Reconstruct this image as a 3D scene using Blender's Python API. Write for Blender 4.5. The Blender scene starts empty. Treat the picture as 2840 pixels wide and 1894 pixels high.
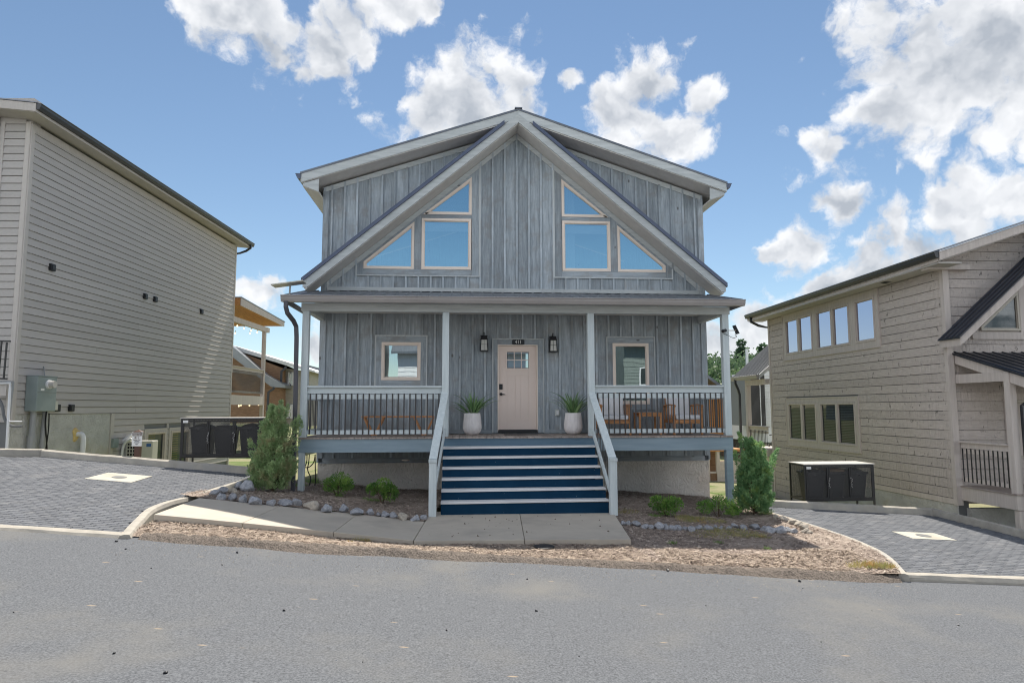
import bpy, math, random
from mathutils import Vector, Matrix, noise as mnoise
random.seed(7)
R = math.radians
scene = bpy.context.scene
COL = scene.collection

# ------------------------------------------------------------------ camera
CX, CY, CZ, YAW, PIT, ROLL, FPX = -1.29, -15.94, .61, -.073, .0989, -.0019, 1852.3
cam_data = bpy.data.cameras.new('camera')
cam = bpy.data.objects.new('camera', cam_data)
COL.objects.link(cam)
cam_data.sensor_width = 36.0
cam_data.lens = 36.0*FPX/2840.0
cam_data.clip_start = .1
cam_data.clip_end = 4000
cam.matrix_world = Matrix.Translation((CX, CY, CZ)) @ Matrix.Rotation(YAW, 4, 'Z') @ Matrix.Rotation(R(90)+PIT, 4, 'X') @ Matrix.Rotation(ROLL, 4, 'Z')
scene.camera = cam

# ------------------------------------------------------------------ light
SUN = Vector((.085, .60, 1.0)).normalized()
SUN_EL = math.asin(SUN.z)
SUN_AZ = math.atan2(SUN.x, SUN.y)          # from +Y towards +X
sl = bpy.data.lights.new('sun', 'SUN')
sl.energy = 2.0
sl.angle = R(.53)
sl.color = (1.0, .93, .82)
sun = bpy.data.objects.new('sun', sl)
COL.objects.link(sun)
sun.rotation_euler = (-SUN).to_track_quat('-Z', 'Y').to_euler()
sun.location = (0, 0, 40)

vs = scene.view_settings
vs.view_transform = 'Standard'
vs.look = 'None'
vs.gamma = 1.0
vs.use_curve_mapping = False
vs.exposure = 1.9
scene.cycles.max_bounces = 6
scene.cycles.diffuse_bounces = 3
scene.cycles.glossy_bounces = 3
scene.cycles.transparent_max_bounces = 12
scene.cycles.transmission_bounces = 3
scene.cycles.caustics_reflective = False
scene.cycles.caustics_refractive = False
scene.cycles.filter_width = 1.1

# ------------------------------------------------------------------ pixel -> place (photograph pixels, 2840 x 1894)
def pray(px, py):
    u, v = px-1420, py-947
    c, s = math.cos(ROLL), math.sin(ROLL)
    u, v = c*u+s*v, -s*u+c*v
    xr, up, fw = u/FPX, -v/FPX, 1.0
    c, s = math.cos(PIT), math.sin(PIT)
    yf, z = c*fw-s*up, s*fw+c*up
    c, s = math.cos(YAW), math.sin(YAW)
    return Vector((c*xr-s*yf, s*xr+c*yf, z))
CAMP = Vector((CX, CY, CZ))
def at(q, x=None, y=None, z=None):
    D = pray(*q)
    t = (x-CX)/D.x if x is not None else (y-CY)/D.y if y is not None else (z-CZ)/D.z
    return CAMP+D*t
def onpl(q, P0, N):
    D = pray(*q); N = Vector(N)
    return CAMP+D*((Vector(P0)-CAMP).dot(N)/D.dot(N))
def onf(q, fn):                      # on a height field z = fn(x, y)
    D = pray(*q); t = 4.0
    while t < 90:
        p = CAMP+D*t
        if p.z < fn(p.x, p.y): break
        t += .08
    lo, hi = t-.08, t
    for _ in range(18):
        m = (lo+hi)/2; p = CAMP+D*m
        if p.z < fn(p.x, p.y): hi = m
        else: lo = m
    return CAMP+D*hi
# crops of the photograph that the measurements below were read from
def cA(x, y): return (780+x/2.6129, 250+y/2.6129)
def cB(x, y): return (1380+x/2.6129, 250+y/2.6129)
def cC(x, y): return (780+x/3.1357, 800+y/3.1357)
def cD(x, y): return (1380+x/3.1357, 800+y/3.1357)
def cE(x, y): return (1270+x/4.9, 900+y/4.9)
def cG(x, y): return (x/2.6122, 1200+y/2.6122)
def cS(x, y): return (1150+x/3.9183, 1150+y/3.9183)
def cW(x, y): return (600+x/3.9183, 1150+y/3.9183)
def cV(x, y): return (1650+x/3.9183, 1150+y/3.9183)
def cZ(x, y): return (x/2.6122, 200+y/2.6122)
def cY(x, y): return (x/2.6122, 800+y/2.6122)
def cK(x, y): return (60+x/3.9183, 700+y/3.9183)
def cL(x, y): return (60+x/3.9183, 1000+y/3.9183)
def c7(x, y): return (1940+x/2.6122, 500+y/2.6122)
def c8(x, y): return (1940+x/2.6122, 1000+y/2.6122)
def c3(x, y): return (2120+x/3.9183, 900+y/3.9183)
def c4(x, y): return (2120+x/3.9183, 1150+y/3.9183)
def cI(x, y): return (600+x/3.4833, 800+y/3.4833)
def cJ(x, y): return (1920+x/3.1367, 850+y/3.1367)

# ------------------------------------------------------------------ world: Nishita sky with procedural cumulus
world = bpy.data.worlds.new('World')
scene.world = world
world.use_nodes = True
nt = world.node_tree
for n in list(nt.nodes): nt.nodes.remove(n)
def N(tree, typ, **k):
    n = tree.nodes.new(typ)
    for a, b in k.items():
        if a == 'inp':
            for i, val in b.items(): n.inputs[i].default_value = val
        else: setattr(n, a, b)
    return n
def math_(tree, op, a, b=None, c=None, clamp=False):
    n = tree.nodes.new('ShaderNodeMath'); n.operation = op; n.use_clamp = clamp
    for i, v in enumerate((a, b, c)):
        if v is None: continue
        if isinstance(v, (int, float)): n.inputs[i].default_value = v
        else: tree.links.new(v, n.inputs[i])
    return n.outputs[0]
def smooth(tree, v, lo, hi):
    n = tree.nodes.new('ShaderNodeMapRange'); n.interpolation_type = 'SMOOTHSTEP'
    tree.links.new(v, n.inputs[0]); n.inputs[1].default_value = lo; n.inputs[2].default_value = hi
    return n.outputs[0]
SKY_STR = .050
CLOUD_BACK, CLOUD_FILL = .30, 1.15  # unseen clouds raised far above the visible ones to brighten shaded surfaces
tc = N(nt, 'ShaderNodeTexCoord')
vec = tc.outputs['Generated']
sky = N(nt, 'ShaderNodeTexSky', sky_type='NISHITA', sun_disc=False, sun_elevation=SUN_EL, sun_rotation=SUN_AZ, altitude=300, air_density=1.0, dust_density=.0, ozone_density=4.5)
clouds = [(585, 10, 70), (690, 50, 120), (760, 130, 110), (850, 215, 70), (905, 150, 100), (960, 70, 110), (1000, 150, 60), (1130, 10, 90), (1200, 15, 55),
          (1290, 280, 185), (1390, 270, 130), (1190, 330, 90), (1345, 190, 60), (1260, 210, 60), (1430, 290, 70),
          (1580, 235, 52), (1800, 215, 95), (1720, 320, 105), (1840, 390, 110), (1765, 300, 95), (1960, 255, 58),
          (2760, 100, 330), (2610, 200, 230), (2460, 300, 115), (2310, 365, 60), (2305, 250, 36), (2840, 60, 260),
          (2660, 560, 115), (2470, 640, 115), (2380, 760, 140), (2300, 790, 80), (2560, 690, 110), (2800, 540, 65), (2320, 565, 55),
          (2210, 705, 75), (2150, 695, 45), (715, 812, 75), (2110, 930, 110), (1990, 960, 100), (870, 965, 50)]
wn = N(nt, 'ShaderNodeTexNoise', noise_dimensions='3D', inp={'Scale': 8.0, 'Detail': 5.0, 'Roughness': .6})
nt.links.new(vec, wn.inputs['Vector'])
wsub = N(nt, 'ShaderNodeVectorMath', operation='SUBTRACT'); nt.links.new(wn.outputs['Color'], wsub.inputs[0]); wsub.inputs[1].default_value = (.5, .5, .5)
wmad = N(nt, 'ShaderNodeVectorMath', operation='MULTIPLY_ADD'); nt.links.new(wsub.outputs[0], wmad.inputs[0]); wmad.inputs[1].default_value = (.10, .10, .10); nt.links.new(vec, wmad.inputs[2])
wvec = wmad.outputs[0]
field = None
for (px, py, r) in clouds:
    dv = pray(px, py).normalized()
    dn = N(nt, 'ShaderNodeVectorMath', operation='DISTANCE'); nt.links.new(wvec, dn.inputs[0]); dn.inputs[1].default_value = dv
    rr = r/1950.0
    b = math_(nt, 'MULTIPLY_ADD', dn.outputs['Value'], -1.0/(rr*1.35), 1.0)
    field = b if field is None else math_(nt, 'SMOOTH_MAX', field, b, .12)
# unseen clouds added as fill light: one broad, dense noise over the whole dome, held back inside the view where the clouds above stand
gn = N(nt, 'ShaderNodeTexNoise', noise_dimensions='3D', inp={'Scale': 2.6, 'Detail': 2.0, 'Roughness': .5})
nt.links.new(wvec, gn.inputs['Vector'])
vd = N(nt, 'ShaderNodeVectorMath', operation='DISTANCE'); nt.links.new(vec, vd.inputs[0]); vd.inputs[1].default_value = pray(1420, 500).normalized()
wd = N(nt, 'ShaderNodeVectorMath', operation='DISTANCE'); nt.links.new(vec, wd.inputs[0]); wd.inputs[1].default_value = tuple(Vector((.05, -1, .30)).normalized())
outside = math_(nt, 'MULTIPLY', smooth(nt, vd.outputs['Value'], .85, 1.15), smooth(nt, wd.outputs['Value'], .12, .50))
fill_field = math_(nt, 'MULTIPLY_ADD', gn.outputs['Fac'], 5.0, -1.8)
fill_field = math_(nt, 'MINIMUM', fill_field, .55)
fill_field = math_(nt, 'ADD', fill_field, math_(nt, 'MULTIPLY_ADD', outside, 1.6, -1.6))
field = math_(nt, 'MAXIMUM', field, fill_field)
fn_ = N(nt, 'ShaderNodeTexNoise', noise_dimensions='3D', inp={'Scale': 11.0, 'Detail': 11.0, 'Roughness': .60, 'Lacunarity': 2.15})
nt.links.new(wvec, fn_.inputs['Vector'])
vor = N(nt, 'ShaderNodeTexVoronoi', feature='F1', inp={'Scale': 30.0}); nt.links.new(wvec, vor.inputs['Vector'])
lown = N(nt, 'ShaderNodeTexNoise', noise_dimensions='3D', inp={'Scale': 15.0, 'Detail': 3.0, 'Roughness': .5}); nt.links.new(wvec, lown.inputs['Vector'])
sh = N(nt, 'ShaderNodeVectorMath', operation='ADD'); nt.links.new(wvec, sh.inputs[0]); sh.inputs[1].default_value = tuple(Vector((.1, .35, 1)).normalized()*.020)
lown2 = N(nt, 'ShaderNodeTexNoise', noise_dimensions='3D', inp={'Scale': 15.0, 'Detail': 3.0, 'Roughness': .5}); nt.links.new(sh.outputs[0], lown2.inputs['Vector'])
dens = math_(nt, 'ADD', field, math_(nt, 'MULTIPLY_ADD', fn_.outputs['Fac'], 2.3, -1.40))
dens = math_(nt, 'ADD', dens, math_(nt, 'MULTIPLY_ADD', vor.outputs['Distance'], -.55, .26))
alpha = smooth(nt, dens, -.10, .38)
thick = smooth(nt, math_(nt, 'MULTIPLY_ADD', lown.outputs['Fac'], .9, math_(nt, 'ADD', field, -.45)), .10, 1.15)
relief = math_(nt, 'MULTIPLY', math_(nt, 'SUBTRACT', lown.outputs['Fac'], lown2.outputs['Fac']), 1.5)
lum = math_(nt, 'MULTIPLY_ADD', thick, -.40, .97)
lum = math_(nt, 'ADD', lum, relief)
lum = math_(nt, 'ADD', lum, math_(nt, 'MULTIPLY_ADD', vor.outputs['Distance'], -.10, .05))
lum = math_(nt, 'MAXIMUM', math_(nt, 'MINIMUM', lum, 1.0), .44)
ccol = N(nt, 'ShaderNodeValToRGB')
ccol.color_ramp.elements[0].position = .40; ccol.color_ramp.elements[0].color = (.40, .44, .50, 1)
ccol.color_ramp.elements[1].position = .98; ccol.color_ramp.elements[1].color = (.90, .91, .93, 1)
nt.links.new(lum, ccol.inputs['Fac'])
# the sky sits in scene units; clouds are white light scattered in the same sky
skym = N(nt, 'ShaderNodeMix', data_type='RGBA', blend_type='MULTIPLY'); skym.inputs[0].default_value = 1.0
nt.links.new(sky.outputs[0], skym.inputs[6]); skym.inputs[7].default_value = (SKY_STR*.78, SKY_STR*.72, SKY_STR*.63, 1)
# clouds on the side away from the sun are lit on the face we see and boosted to fill the shade, those towards it from behind
sd = N(nt, 'ShaderNodeVectorMath', operation='DOT_PRODUCT'); nt.links.new(vec, sd.inputs[0]); sd.inputs[1].default_value = tuple(SUN)
gain = math_(nt, 'MULTIPLY_ADD', smooth(nt, sd.outputs['Value'], .45, -.5), CLOUD_FILL-CLOUD_BACK, CLOUD_BACK)
cg = N(nt, 'ShaderNodeVectorMath', operation='SCALE'); nt.links.new(ccol.outputs[0], cg.inputs[0]); nt.links.new(gain, cg.inputs['Scale'])
mixc = N(nt, 'ShaderNodeMix', data_type='RGBA')
nt.links.new(math_(nt, 'MULTIPLY', alpha, .97), mixc.inputs[0]); nt.links.new(skym.outputs[2], mixc.inputs[6]); nt.links.new(cg.outputs[0], mixc.inputs[7])
bg = N(nt, 'ShaderNodeBackground'); bg.inputs['Strength'].default_value = 1.0
nt.links.new(mixc.outputs[2], bg.inputs['Color'])
wo = N(nt, 'ShaderNodeOutputWorld'); nt.links.new(bg.outputs[0], wo.inputs['Surface'])
world.cycles.sampling_method = 'MANUAL'
world.cycles.sample_map_resolution = 512

# ------------------------------------------------------------------ mesh helpers
WL = {}                                            # world origin of every empty / part
class MB:
    def __init__(s): s.v = []; s.f = []; s.uvs = None
    def poly(s, pts):
        b = len(s.v); s.v += [tuple(p) for p in pts]; s.f.append(tuple(range(b, b+len(pts)))); return s
    def hexa(s, p):                                 # 8 points, bottom ring then top ring
        b = len(s.v); s.v += [tuple(q) for q in p]
        for f in ((0,3,2,1),(4,5,6,7),(0,1,5,4),(1,2,6,5),(2,3,7,6),(3,0,4,7)): s.f.append(tuple(b+i for i in f))
        return s
    def box(s, x0, x1, y0, y1, z0, z1):
        return s.hexa([(x0,y0,z0),(x1,y0,z0),(x1,y1,z0),(x0,y1,z0),(x0,y0,z1),(x1,y0,z1),(x1,y1,z1),(x0,y1,z1)])
    def bar(s, a, b, w, h, up=(0,0,1), ext=0):      # box along a-b, w across, h along up
        a, b = Vector(a), Vector(b); d = (b-a).normalized(); a = a-d*ext; b = b+d*ext
        side = d.cross(Vector(up)).normalized(); u = side.cross(d).normalized()
        q = []
        for (i, j) in ((-1,-1),(1,-1),(1,1),(-1,1)): q.append((side*(w/2*i)+u*(h/2*j)))
        return s.hexa([a+q[0],a+q[1],b+q[1],b+q[0],a+q[3],a+q[2],b+q[2],b+q[3]])
    def prism(s, pts, d):
        d = Vector(d); pts = [Vector(p) for p in pts]; n = len(pts); b = len(s.v)
        s.v += [tuple(p) for p in pts]+[tuple(p+d) for p in pts]
        s.f.append(tuple(range(b+n-1, b-1, -1))); s.f.append(tuple(range(b+n, b+2*n)))
        for i in range(n):
            j = (i+1) % n; s.f.append((b+i, b+j, b+n+j, b+n+i))
        return s
    def tube(s, pts, r, n=8, r2=None):
        pts = [Vector(p) for p in pts]; b = len(s.v); m = len(pts); ref = None
        for i, p in enumerate(pts):
            d = (pts[min(i+1, m-1)]-pts[max(i-1, 0)]).normalized()
            if ref is None:
                ref = Vector((0, 0, 1)) if abs(d.z) < .9 else Vector((1, 0, 0))
            a = d.cross(ref).normalized(); c = a.cross(d).normalized(); ref = c
            rr = r if r2 is None else r+(r2-r)*i/(m-1)
            for k in range(n):
                t = 2*math.pi*k/n+math.pi/n; s.v.append(tuple(p+a*(rr*math.cos(t))+c*(rr*math.sin(t))))
        for i in range(m-1):
            for k in range(n):
                k2 = (k+1) % n; s.f.append((b+i*n+k, b+i*n+k2, b+(i+1)*n+k2, b+(i+1)*n+k))
        s.f.append(tuple(b+k for k in range(n-1, -1, -1))); s.f.append(tuple(b+(m-1)*n+k for k in range(n)))
        return s
    def lathe(s, prof, c, n=24, ripple=None):       # prof: (radius, z); c: centre
        b = len(s.v); m = len(prof)
        for (r, z) in prof:
            for k in range(n):
                t = 2*math.pi*k/n; q = r*(1+(ripple(t, z) if ripple else 0))
                s.v.append((c[0]+q*math.cos(t), c[1]+q*math.sin(t), c[2]+z))
        for i in range(m-1):
            for k in range(n):
                k2 = (k+1) % n; s.f.append((b+i*n+k, b+i*n+k2, b+(i+1)*n+k2, b+(i+1)*n+k))
        s.f.append(tuple(b+k for k in range(n-1, -1, -1))); s.f.append(tuple(b+(m-1)*n+k for k in range(n)))
        return s
    def sheet(s, xs, ys, fn):                       # grid, z = fn(x, y)
        b = len(s.v); nx, ny = len(xs), len(ys)
        for y in ys:
            for x in xs: s.v.append((x, y, fn(x, y)))
        for j in range(ny-1):
            for i in range(nx-1): s.f.append((b+j*nx+i, b+j*nx+i+1, b+(j+1)*nx+i+1, b+(j+1)*nx+i))
        return s
    def data(s, name, mat, smooth=False):
        me = bpy.data.meshes.new(name); vv = [Vector(v) for v in s.v]
        lo = Vector((min(v.x for v in vv), min(v.y for v in vv), min(v.z for v in vv)))
        hi = Vector((max(v.x for v in vv), max(v.y for v in vv), max(v.z for v in vv)))
        c = (lo+hi)/2; c.z = lo.z
        me.from_pydata([tuple(v-c) for v in vv], [], s.f); me.update()
        if mat: me.materials.append(mat)
        if smooth:
            for p in me.polygons: p.use_smooth = True
        return me, c
    def ob(s, name, mat, parent=None, smooth=False, label=None, cat=None, group=None, kind=None, bevel=0, seg=2):
        me, c = s.data(name, mat, smooth)
        o = bpy.data.objects.new(name, me); COL.objects.link(o)
        place(o, parent, c)
        tag(o, label, cat, group, kind)
        if bevel:
            m = o.modifiers.new('bevel', 'BEVEL'); m.width = bevel; m.segments = seg; m.limit_method = 'ANGLE'; m.angle_limit = R(35)
            m.harden_normals = False
        return o
def place(o, parent, c):
    WL[o.name] = Vector(c)
    if parent is not None:
        o.parent = parent; o.location = Vector(c)-WL[parent.name]
    else: o.location = Vector(c)
def tag(o, label=None, cat=None, group=None, kind=None):
    if label: o['label'] = label
    if cat: o['category'] = cat
    if group: o['group'] = group
    if kind: o['kind'] = kind
    return o
def thing(name, label, cat, loc, group=None):
    o = bpy.data.objects.new(name, None); COL.objects.link(o); o.empty_display_size = .2
    place(o, None, loc); return tag(o, label, cat, group)
def inst(me, name, parent, c, rot=(0,0,0), sc=(1,1,1)):
    o = bpy.data.objects.new(name, me); COL.objects.link(o); place(o, parent, c)
    o.rotation_euler = rot; o.scale = sc; return o
def dup(src, loc, rotz=0, label=None, group=None):  # copy a thing with its parts and their sub-parts
    r = src.copy(); COL.objects.link(r); WL[r.name] = Vector(loc); r.location = loc; r.rotation_euler = (0, 0, rotz)
    if label: r['label'] = label
    if group: r['group'] = group
    for ch in list(src.children):
        c = ch.copy(); COL.objects.link(c); c.parent = r
        for g in ch.children:
            d = g.copy(); COL.objects.link(d); d.parent = c
    return r

# ------------------------------------------------------------------ materials
def surf(name, c1, c2, scale=(1,1,1), ns=8., det=6., nr=.6, rough=.65, bump=.0, bdist=.01, var=.10, spec=.3, patch=None, pscale=1.2, plo=.5, phi=.75,
         streak=None, sscale=(1,1,1), sns=10., slo=.55, shi=.75, lo=.3, hi=.7, metallic=0., bscale=None, spots=None, voro=None, bmul=1.):
    m = bpy.data.materials.new(name); m.use_nodes = True; t = m.node_tree
    p = t.nodes['Principled BSDF']; L = t.links.new
    tcn = N(t, 'ShaderNodeTexCoord'); oi = N(t, 'ShaderNodeObjectInfo')
    off = N(t, 'ShaderNodeVectorMath', operation='MULTIPLY_ADD')
    cmb = N(t, 'ShaderNodeCombineXYZ')
    for i in range(3): L(oi.outputs['Random'], cmb.inputs[i])
    L(cmb.outputs[0], off.inputs[0]); off.inputs[1].default_value = (61, 37, 83); L(tcn.outputs['Object'], off.inputs[2])
    base = off.outputs[0]
    def mapped(sc):
        q = N(t, 'ShaderNodeVectorMath', operation='MULTIPLY'); L(base, q.inputs[0]); q.inputs[1].default_value = sc; return q.outputs[0]
    n1 = N(t, 'ShaderNodeTexNoise', inp={'Scale': ns, 'Detail': det, 'Roughness': nr}); L(mapped(scale), n1.inputs['Vector'])
    ramp = N(t, 'ShaderNodeValToRGB'); e = ramp.color_ramp.elements
    e[0].position = lo; e[0].color = (*c1, 1); e[1].position = hi; e[1].color = (*c2, 1)
    L(n1.outputs['Fac'], ramp.inputs['Fac']); col = ramp.outputs[0]
    def blend(col, fac, c):
        mx = N(t, 'ShaderNodeMix', data_type='RGBA'); L(fac, mx.inputs[0]); L(col, mx.inputs[6]); mx.inputs[7].default_value = (*c, 1); return mx.outputs[2]
    if patch:
        n2 = N(t, 'ShaderNodeTexNoise', inp={'Scale': pscale, 'Detail': 5., 'Roughness': .6}); L(mapped((1,1,1)), n2.inputs['Vector'])
        col = blend(col, smooth(t, n2.outputs['Fac'], plo, phi), patch)
    if streak:
        n3 = N(t, 'ShaderNodeTexNoise', inp={'Scale': sns, 'Detail': 7., 'Roughness': .65}); L(mapped(sscale), n3.inputs['Vector'])
        col = blend(col, smooth(t, n3.outputs['Fac'], slo, shi), streak)
    if spots:                                       # (colour, scale, size)
        vn = N(t, 'ShaderNodeTexVoronoi', inp={'Scale': spots[1]}); L(mapped(spots[3] if len(spots) > 3 else (1,1,1)), vn.inputs['Vector'])
        col = blend(col, smooth(t, vn.outputs['Distance'], spots[2], spots[2]*.4), spots[0])
    if var:
        v = math_(t, 'MULTIPLY_ADD', oi.outputs['Random'], var*2, 1-var)
        hs = N(t, 'ShaderNodeHueSaturation'); L(v, hs.inputs['Value']); L(col, hs.inputs['Color']); col = hs.outputs[0]
    L(col, p.inputs['Base Color'])
    p.inputs['Roughness'].default_value = rough; p.inputs['Metallic'].default_value = metallic
    p.inputs['Specular IOR Level'].default_value = spec
    if bump:
        bn = N(t, 'ShaderNodeBump', inp={'Strength': bump, 'Distance': bdist})
        if bscale:
            n4 = N(t, 'ShaderNodeTexNoise', inp={'Scale': bscale[0], 'Detail': 6., 'Roughness': .6, 'Distortion': bscale[2] if len(bscale) > 2 else 0.}); L(mapped(bscale[1]), n4.inputs['Vector']); h = n4.outputs['Fac']
        elif voro:
            n4 = N(t, 'ShaderNodeTexVoronoi', feature='F1', inp={'Scale': voro}); L(mapped((1,1,1)), n4.inputs['Vector']); h = math_(t, 'ADD', n4.outputs['Distance'], n1.outputs['Fac'])
        else: h = n1.outputs['Fac']
        L(h, bn.inputs['Height']); L(bn.outputs[0], p.inputs['Normal'])
    return m
def plain(name, c, rough=.5, metallic=0., spec=.4, emit=0.):
    m = bpy.data.materials.new(name); m.use_nodes = True; p = m.node_tree.nodes['Principled BSDF']
    p.inputs['Base Color'].default_value = (*c, 1); p.inputs['Roughness'].default_value = rough; p.inputs['Metallic'].default_value = metallic
    p.inputs['Specular IOR Level'].default_value = spec
    if emit: p.inputs['Emission Color'].default_value = (*c, 1); p.inputs['Emission Strength'].default_value = emit
    return m
def glass(name, tint, refl, body, wav=.0):
    m = bpy.data.materials.new(name); m.use_nodes = True; t = m.node_tree; L = t.links.new
    for n in list(t.nodes): t.nodes.remove(n)
    o = N(t, 'ShaderNodeOutputMaterial'); mx = N(t, 'ShaderNodeMixShader'); g = N(t, 'ShaderNodeBsdfGlossy'); tr = N(t, 'ShaderNodeBsdfTransparent')
    g.inputs['Color'].default_value = (*tint, 1); g.inputs['Roughness'].default_value = .012; tr.inputs['Color'].default_value = (*body, 1)
    lw = N(t, 'ShaderNodeLayerWeight'); lw.inputs['Blend'].default_value = .5
    L(math_(t, 'MULTIPLY_ADD', math_(t, 'POWER', lw.outputs['Facing'], 5.0), 1-refl, refl, clamp=True), mx.inputs[0])
    L(tr.outputs[0], mx.inputs[1]); L(g.outputs[0], mx.inputs[2]); L(mx.outputs[0], o.inputs['Surface'])
    if wav:
        tcn = N(t, 'ShaderNodeTexCoord'); n1 = N(t, 'ShaderNodeTexNoise', inp={'Scale': 1.6, 'Detail': 1.}); L(tcn.outputs['Object'], n1.inputs['Vector'])
        b = N(t, 'ShaderNodeBump', inp={'Strength': wav, 'Distance': .02}); L(n1.outputs['Fac'], b.inputs['Height']); L(b.outputs[0], g.inputs['Normal'])
    return m
def mesh_screen(name):                              # expanded-metal mesh, real holes
    m = bpy.data.materials.new(name); m.use_nodes = True; t = m.node_tree; L = t.links.new
    p = t.nodes['Principled BSDF']; p.inputs['Base Color'].default_value = (.05, .05, .053, 1); p.inputs['Roughness'].default_value = .35
    o = t.nodes['Material Output']; tcn = N(t, 'ShaderNodeTexCoord'); sp = N(t, 'ShaderNodeSeparateXYZ'); L(tcn.outputs['Object'], sp.inputs[0])
    u = math_(t, 'MULTIPLY', math_(t, 'ADD', sp.outputs[0], sp.outputs[1]), 30.); v = math_(t, 'MULTIPLY', sp.outputs[2], 55.)
    a = math_(t, 'ABSOLUTE', math_(t, 'SUBTRACT', math_(t, 'FRACT', math_(t, 'ADD', u, v)), .5))
    b = math_(t, 'ABSOLUTE', math_(t, 'SUBTRACT', math_(t, 'FRACT', math_(t, 'SUBTRACT', u, v)), .5))
    hole = math_(t, 'MULTIPLY', math_(t, 'LESS_THAN', a, .37), math_(t, 'LESS_THAN', b, .37))
    tr = N(t, 'ShaderNodeBsdfTransparent'); mx = N(t, 'ShaderNodeMixShader')
    L(hole, mx.inputs[0]); L(p.outputs[0], mx.inputs[1]); L(tr.outputs[0], mx.inputs[2]); L(mx.outputs[0], o.inputs['Surface'])
    return m
VG = (9, 9, .7)      # vertical grain
XG = (.7, 9, 9)      # grain along x
YG = (9, .7, 9)
Mt = {}
def washed(n, g, k=1.0):
    up = g == VG
    return surf(n, (.205*k,.235*k,.262*k), (.46*k,.51*k,.55*k), scale=g, ns=2.2, det=9, nr=.72, rough=.82, bump=.4, bdist=.004, var=.17, spec=.12,
                streak=(.55*k,.585*k,.61*k), sscale=tuple(q*1.5 for q in g), sns=2.4, slo=.56, shi=.85, patch=(.29*k,.30*k,.305*k), pscale=3.2, plo=.46, phi=.72, spots=((.15,.15,.15), 2.3, .075, (1,1,.55) if up else (.5,1,1)))
Mt['wallwood'] = washed('washed_wall_wood', VG)
Mt['wallwood_x'] = washed('washed_wall_wood_level', XG)
Mt['batten'] = washed('washed_batten_wood', VG, 1.2)
def trimw(n, g): return surf(n, (.42,.45,.46), (.60,.63,.635), scale=g, ns=2.0, det=8, nr=.68, rough=.75, bump=.3, bdist=.003, var=.07, spec=.15, streak=(.52,.54,.54), sscale=tuple(k*1.7 for k in g), sns=1.6, slo=.6, shi=.8)
Mt['trim_z'] = trimw('grey_trim_upright', VG); Mt['trim_x'] = trimw('grey_trim_level', XG); Mt['trim_y'] = trimw('grey_trim_deep', YG)
def railw(n, g): return surf(n, (.48,.545,.57), (.62,.68,.695), scale=g, ns=2.0, det=8, nr=.65, rough=.6, bump=.2, bdist=.002, var=.05, spec=.3, streak=(.70,.74,.74), sscale=g, sns=3., slo=.6, shi=.85, spots=((.6,.62,.6), 22., .035))
Mt['rail_z'] = railw('porch_paint_upright', VG); Mt['rail_x'] = railw('porch_paint_level', XG)
Mt['fascia_blue'] = surf('porch_beam_paint', (.23,.31,.37), (.30,.385,.445), scale=XG, ns=1.6, det=7, rough=.6, bump=.2, bdist=.002, var=.04, streak=(.22,.28,.31), sscale=XG, sns=2.4, slo=.6, shi=.85, spots=((.55,.56,.55), 3.2, .018))
Mt['soffit'] = surf('soffit_panel', (.62,.605,.58), (.70,.685,.66), scale=(2,2,2), ns=3., rough=.8, var=.03, spec=.1)
Mt['roof_metal'] = surf('dark_metal_roofing', (.17,.18,.205), (.22,.23,.255), ns=2., rough=.38, var=.03, spec=.5, metallic=.55)
Mt['rake_metal'] = surf('blue_grey_metal_edge', (.085,.105,.165), (.11,.13,.19), ns=3., rough=.35, var=.02, spec=.5)
Mt['gutter'] = surf('taupe_gutter_metal', (.30,.28,.275), (.35,.33,.32), ns=2., rough=.4, var=.03, spec=.4)
Mt['dark_gutter'] = surf('charcoal_gutter_metal', (.022,.024,.03), (.032,.035,.042), ns=2., rough=.35, var=.03, spec=.5)
Mt['winframe'] = plain('beige_window_vinyl', (.85,.735,.645), .45)
Mt['door'] = surf('taupe_door_paint', (.80,.67,.595), (.82,.69,.615), ns=2., rough=.45, var=0, spec=.35, bump=.05, bdist=.001, bscale=(40., (1,1,.1)))
Mt['deck'] = surf('weathered_deck_wood', (.26,.215,.19), (.46,.40,.36), scale=YG, ns=2., det=8, rough=.8, bump=.35, bdist=.004, var=.16, spec=.15, streak=(.55,.49,.45), sscale=YG, sns=3., slo=.55, shi=.8)
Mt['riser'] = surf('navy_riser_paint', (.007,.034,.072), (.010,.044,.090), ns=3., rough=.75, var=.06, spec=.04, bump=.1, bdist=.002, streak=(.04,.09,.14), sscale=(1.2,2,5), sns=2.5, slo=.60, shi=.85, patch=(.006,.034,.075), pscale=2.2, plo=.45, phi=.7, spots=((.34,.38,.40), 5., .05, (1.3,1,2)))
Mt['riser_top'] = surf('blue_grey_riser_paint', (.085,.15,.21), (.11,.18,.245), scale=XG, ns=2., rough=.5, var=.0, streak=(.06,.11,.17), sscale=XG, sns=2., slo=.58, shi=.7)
Mt['nosing'] = surf('worn_white_tread_paint', (.58,.585,.60), (.80,.80,.80), scale=XG, ns=2., rough=.6, var=.05, bump=.2, bdist=.003, streak=(.86,.85,.84), sscale=XG, sns=3., slo=.5, shi=.75)
Mt['downpipe'] = plain('slate_downspout_metal', (.075,.075,.088), .4)
Mt['black'] = plain('black_metal', (.018,.018,.020), .4)
Mt['baluster'] = plain('dark_bronze_metal', (.055,.052,.054), .42)
Mt['stucco'] = surf('trowelled_stucco', (.64,.60,.55), (.74,.70,.65), ns=3., rough=.9, bump=1., bdist=.06, bscale=(5., (1.2,1.2,.9), 2.6), var=0, spec=.1, patch=(.58,.50,.42), pscale=.8, plo=.5, phi=.8)
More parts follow.
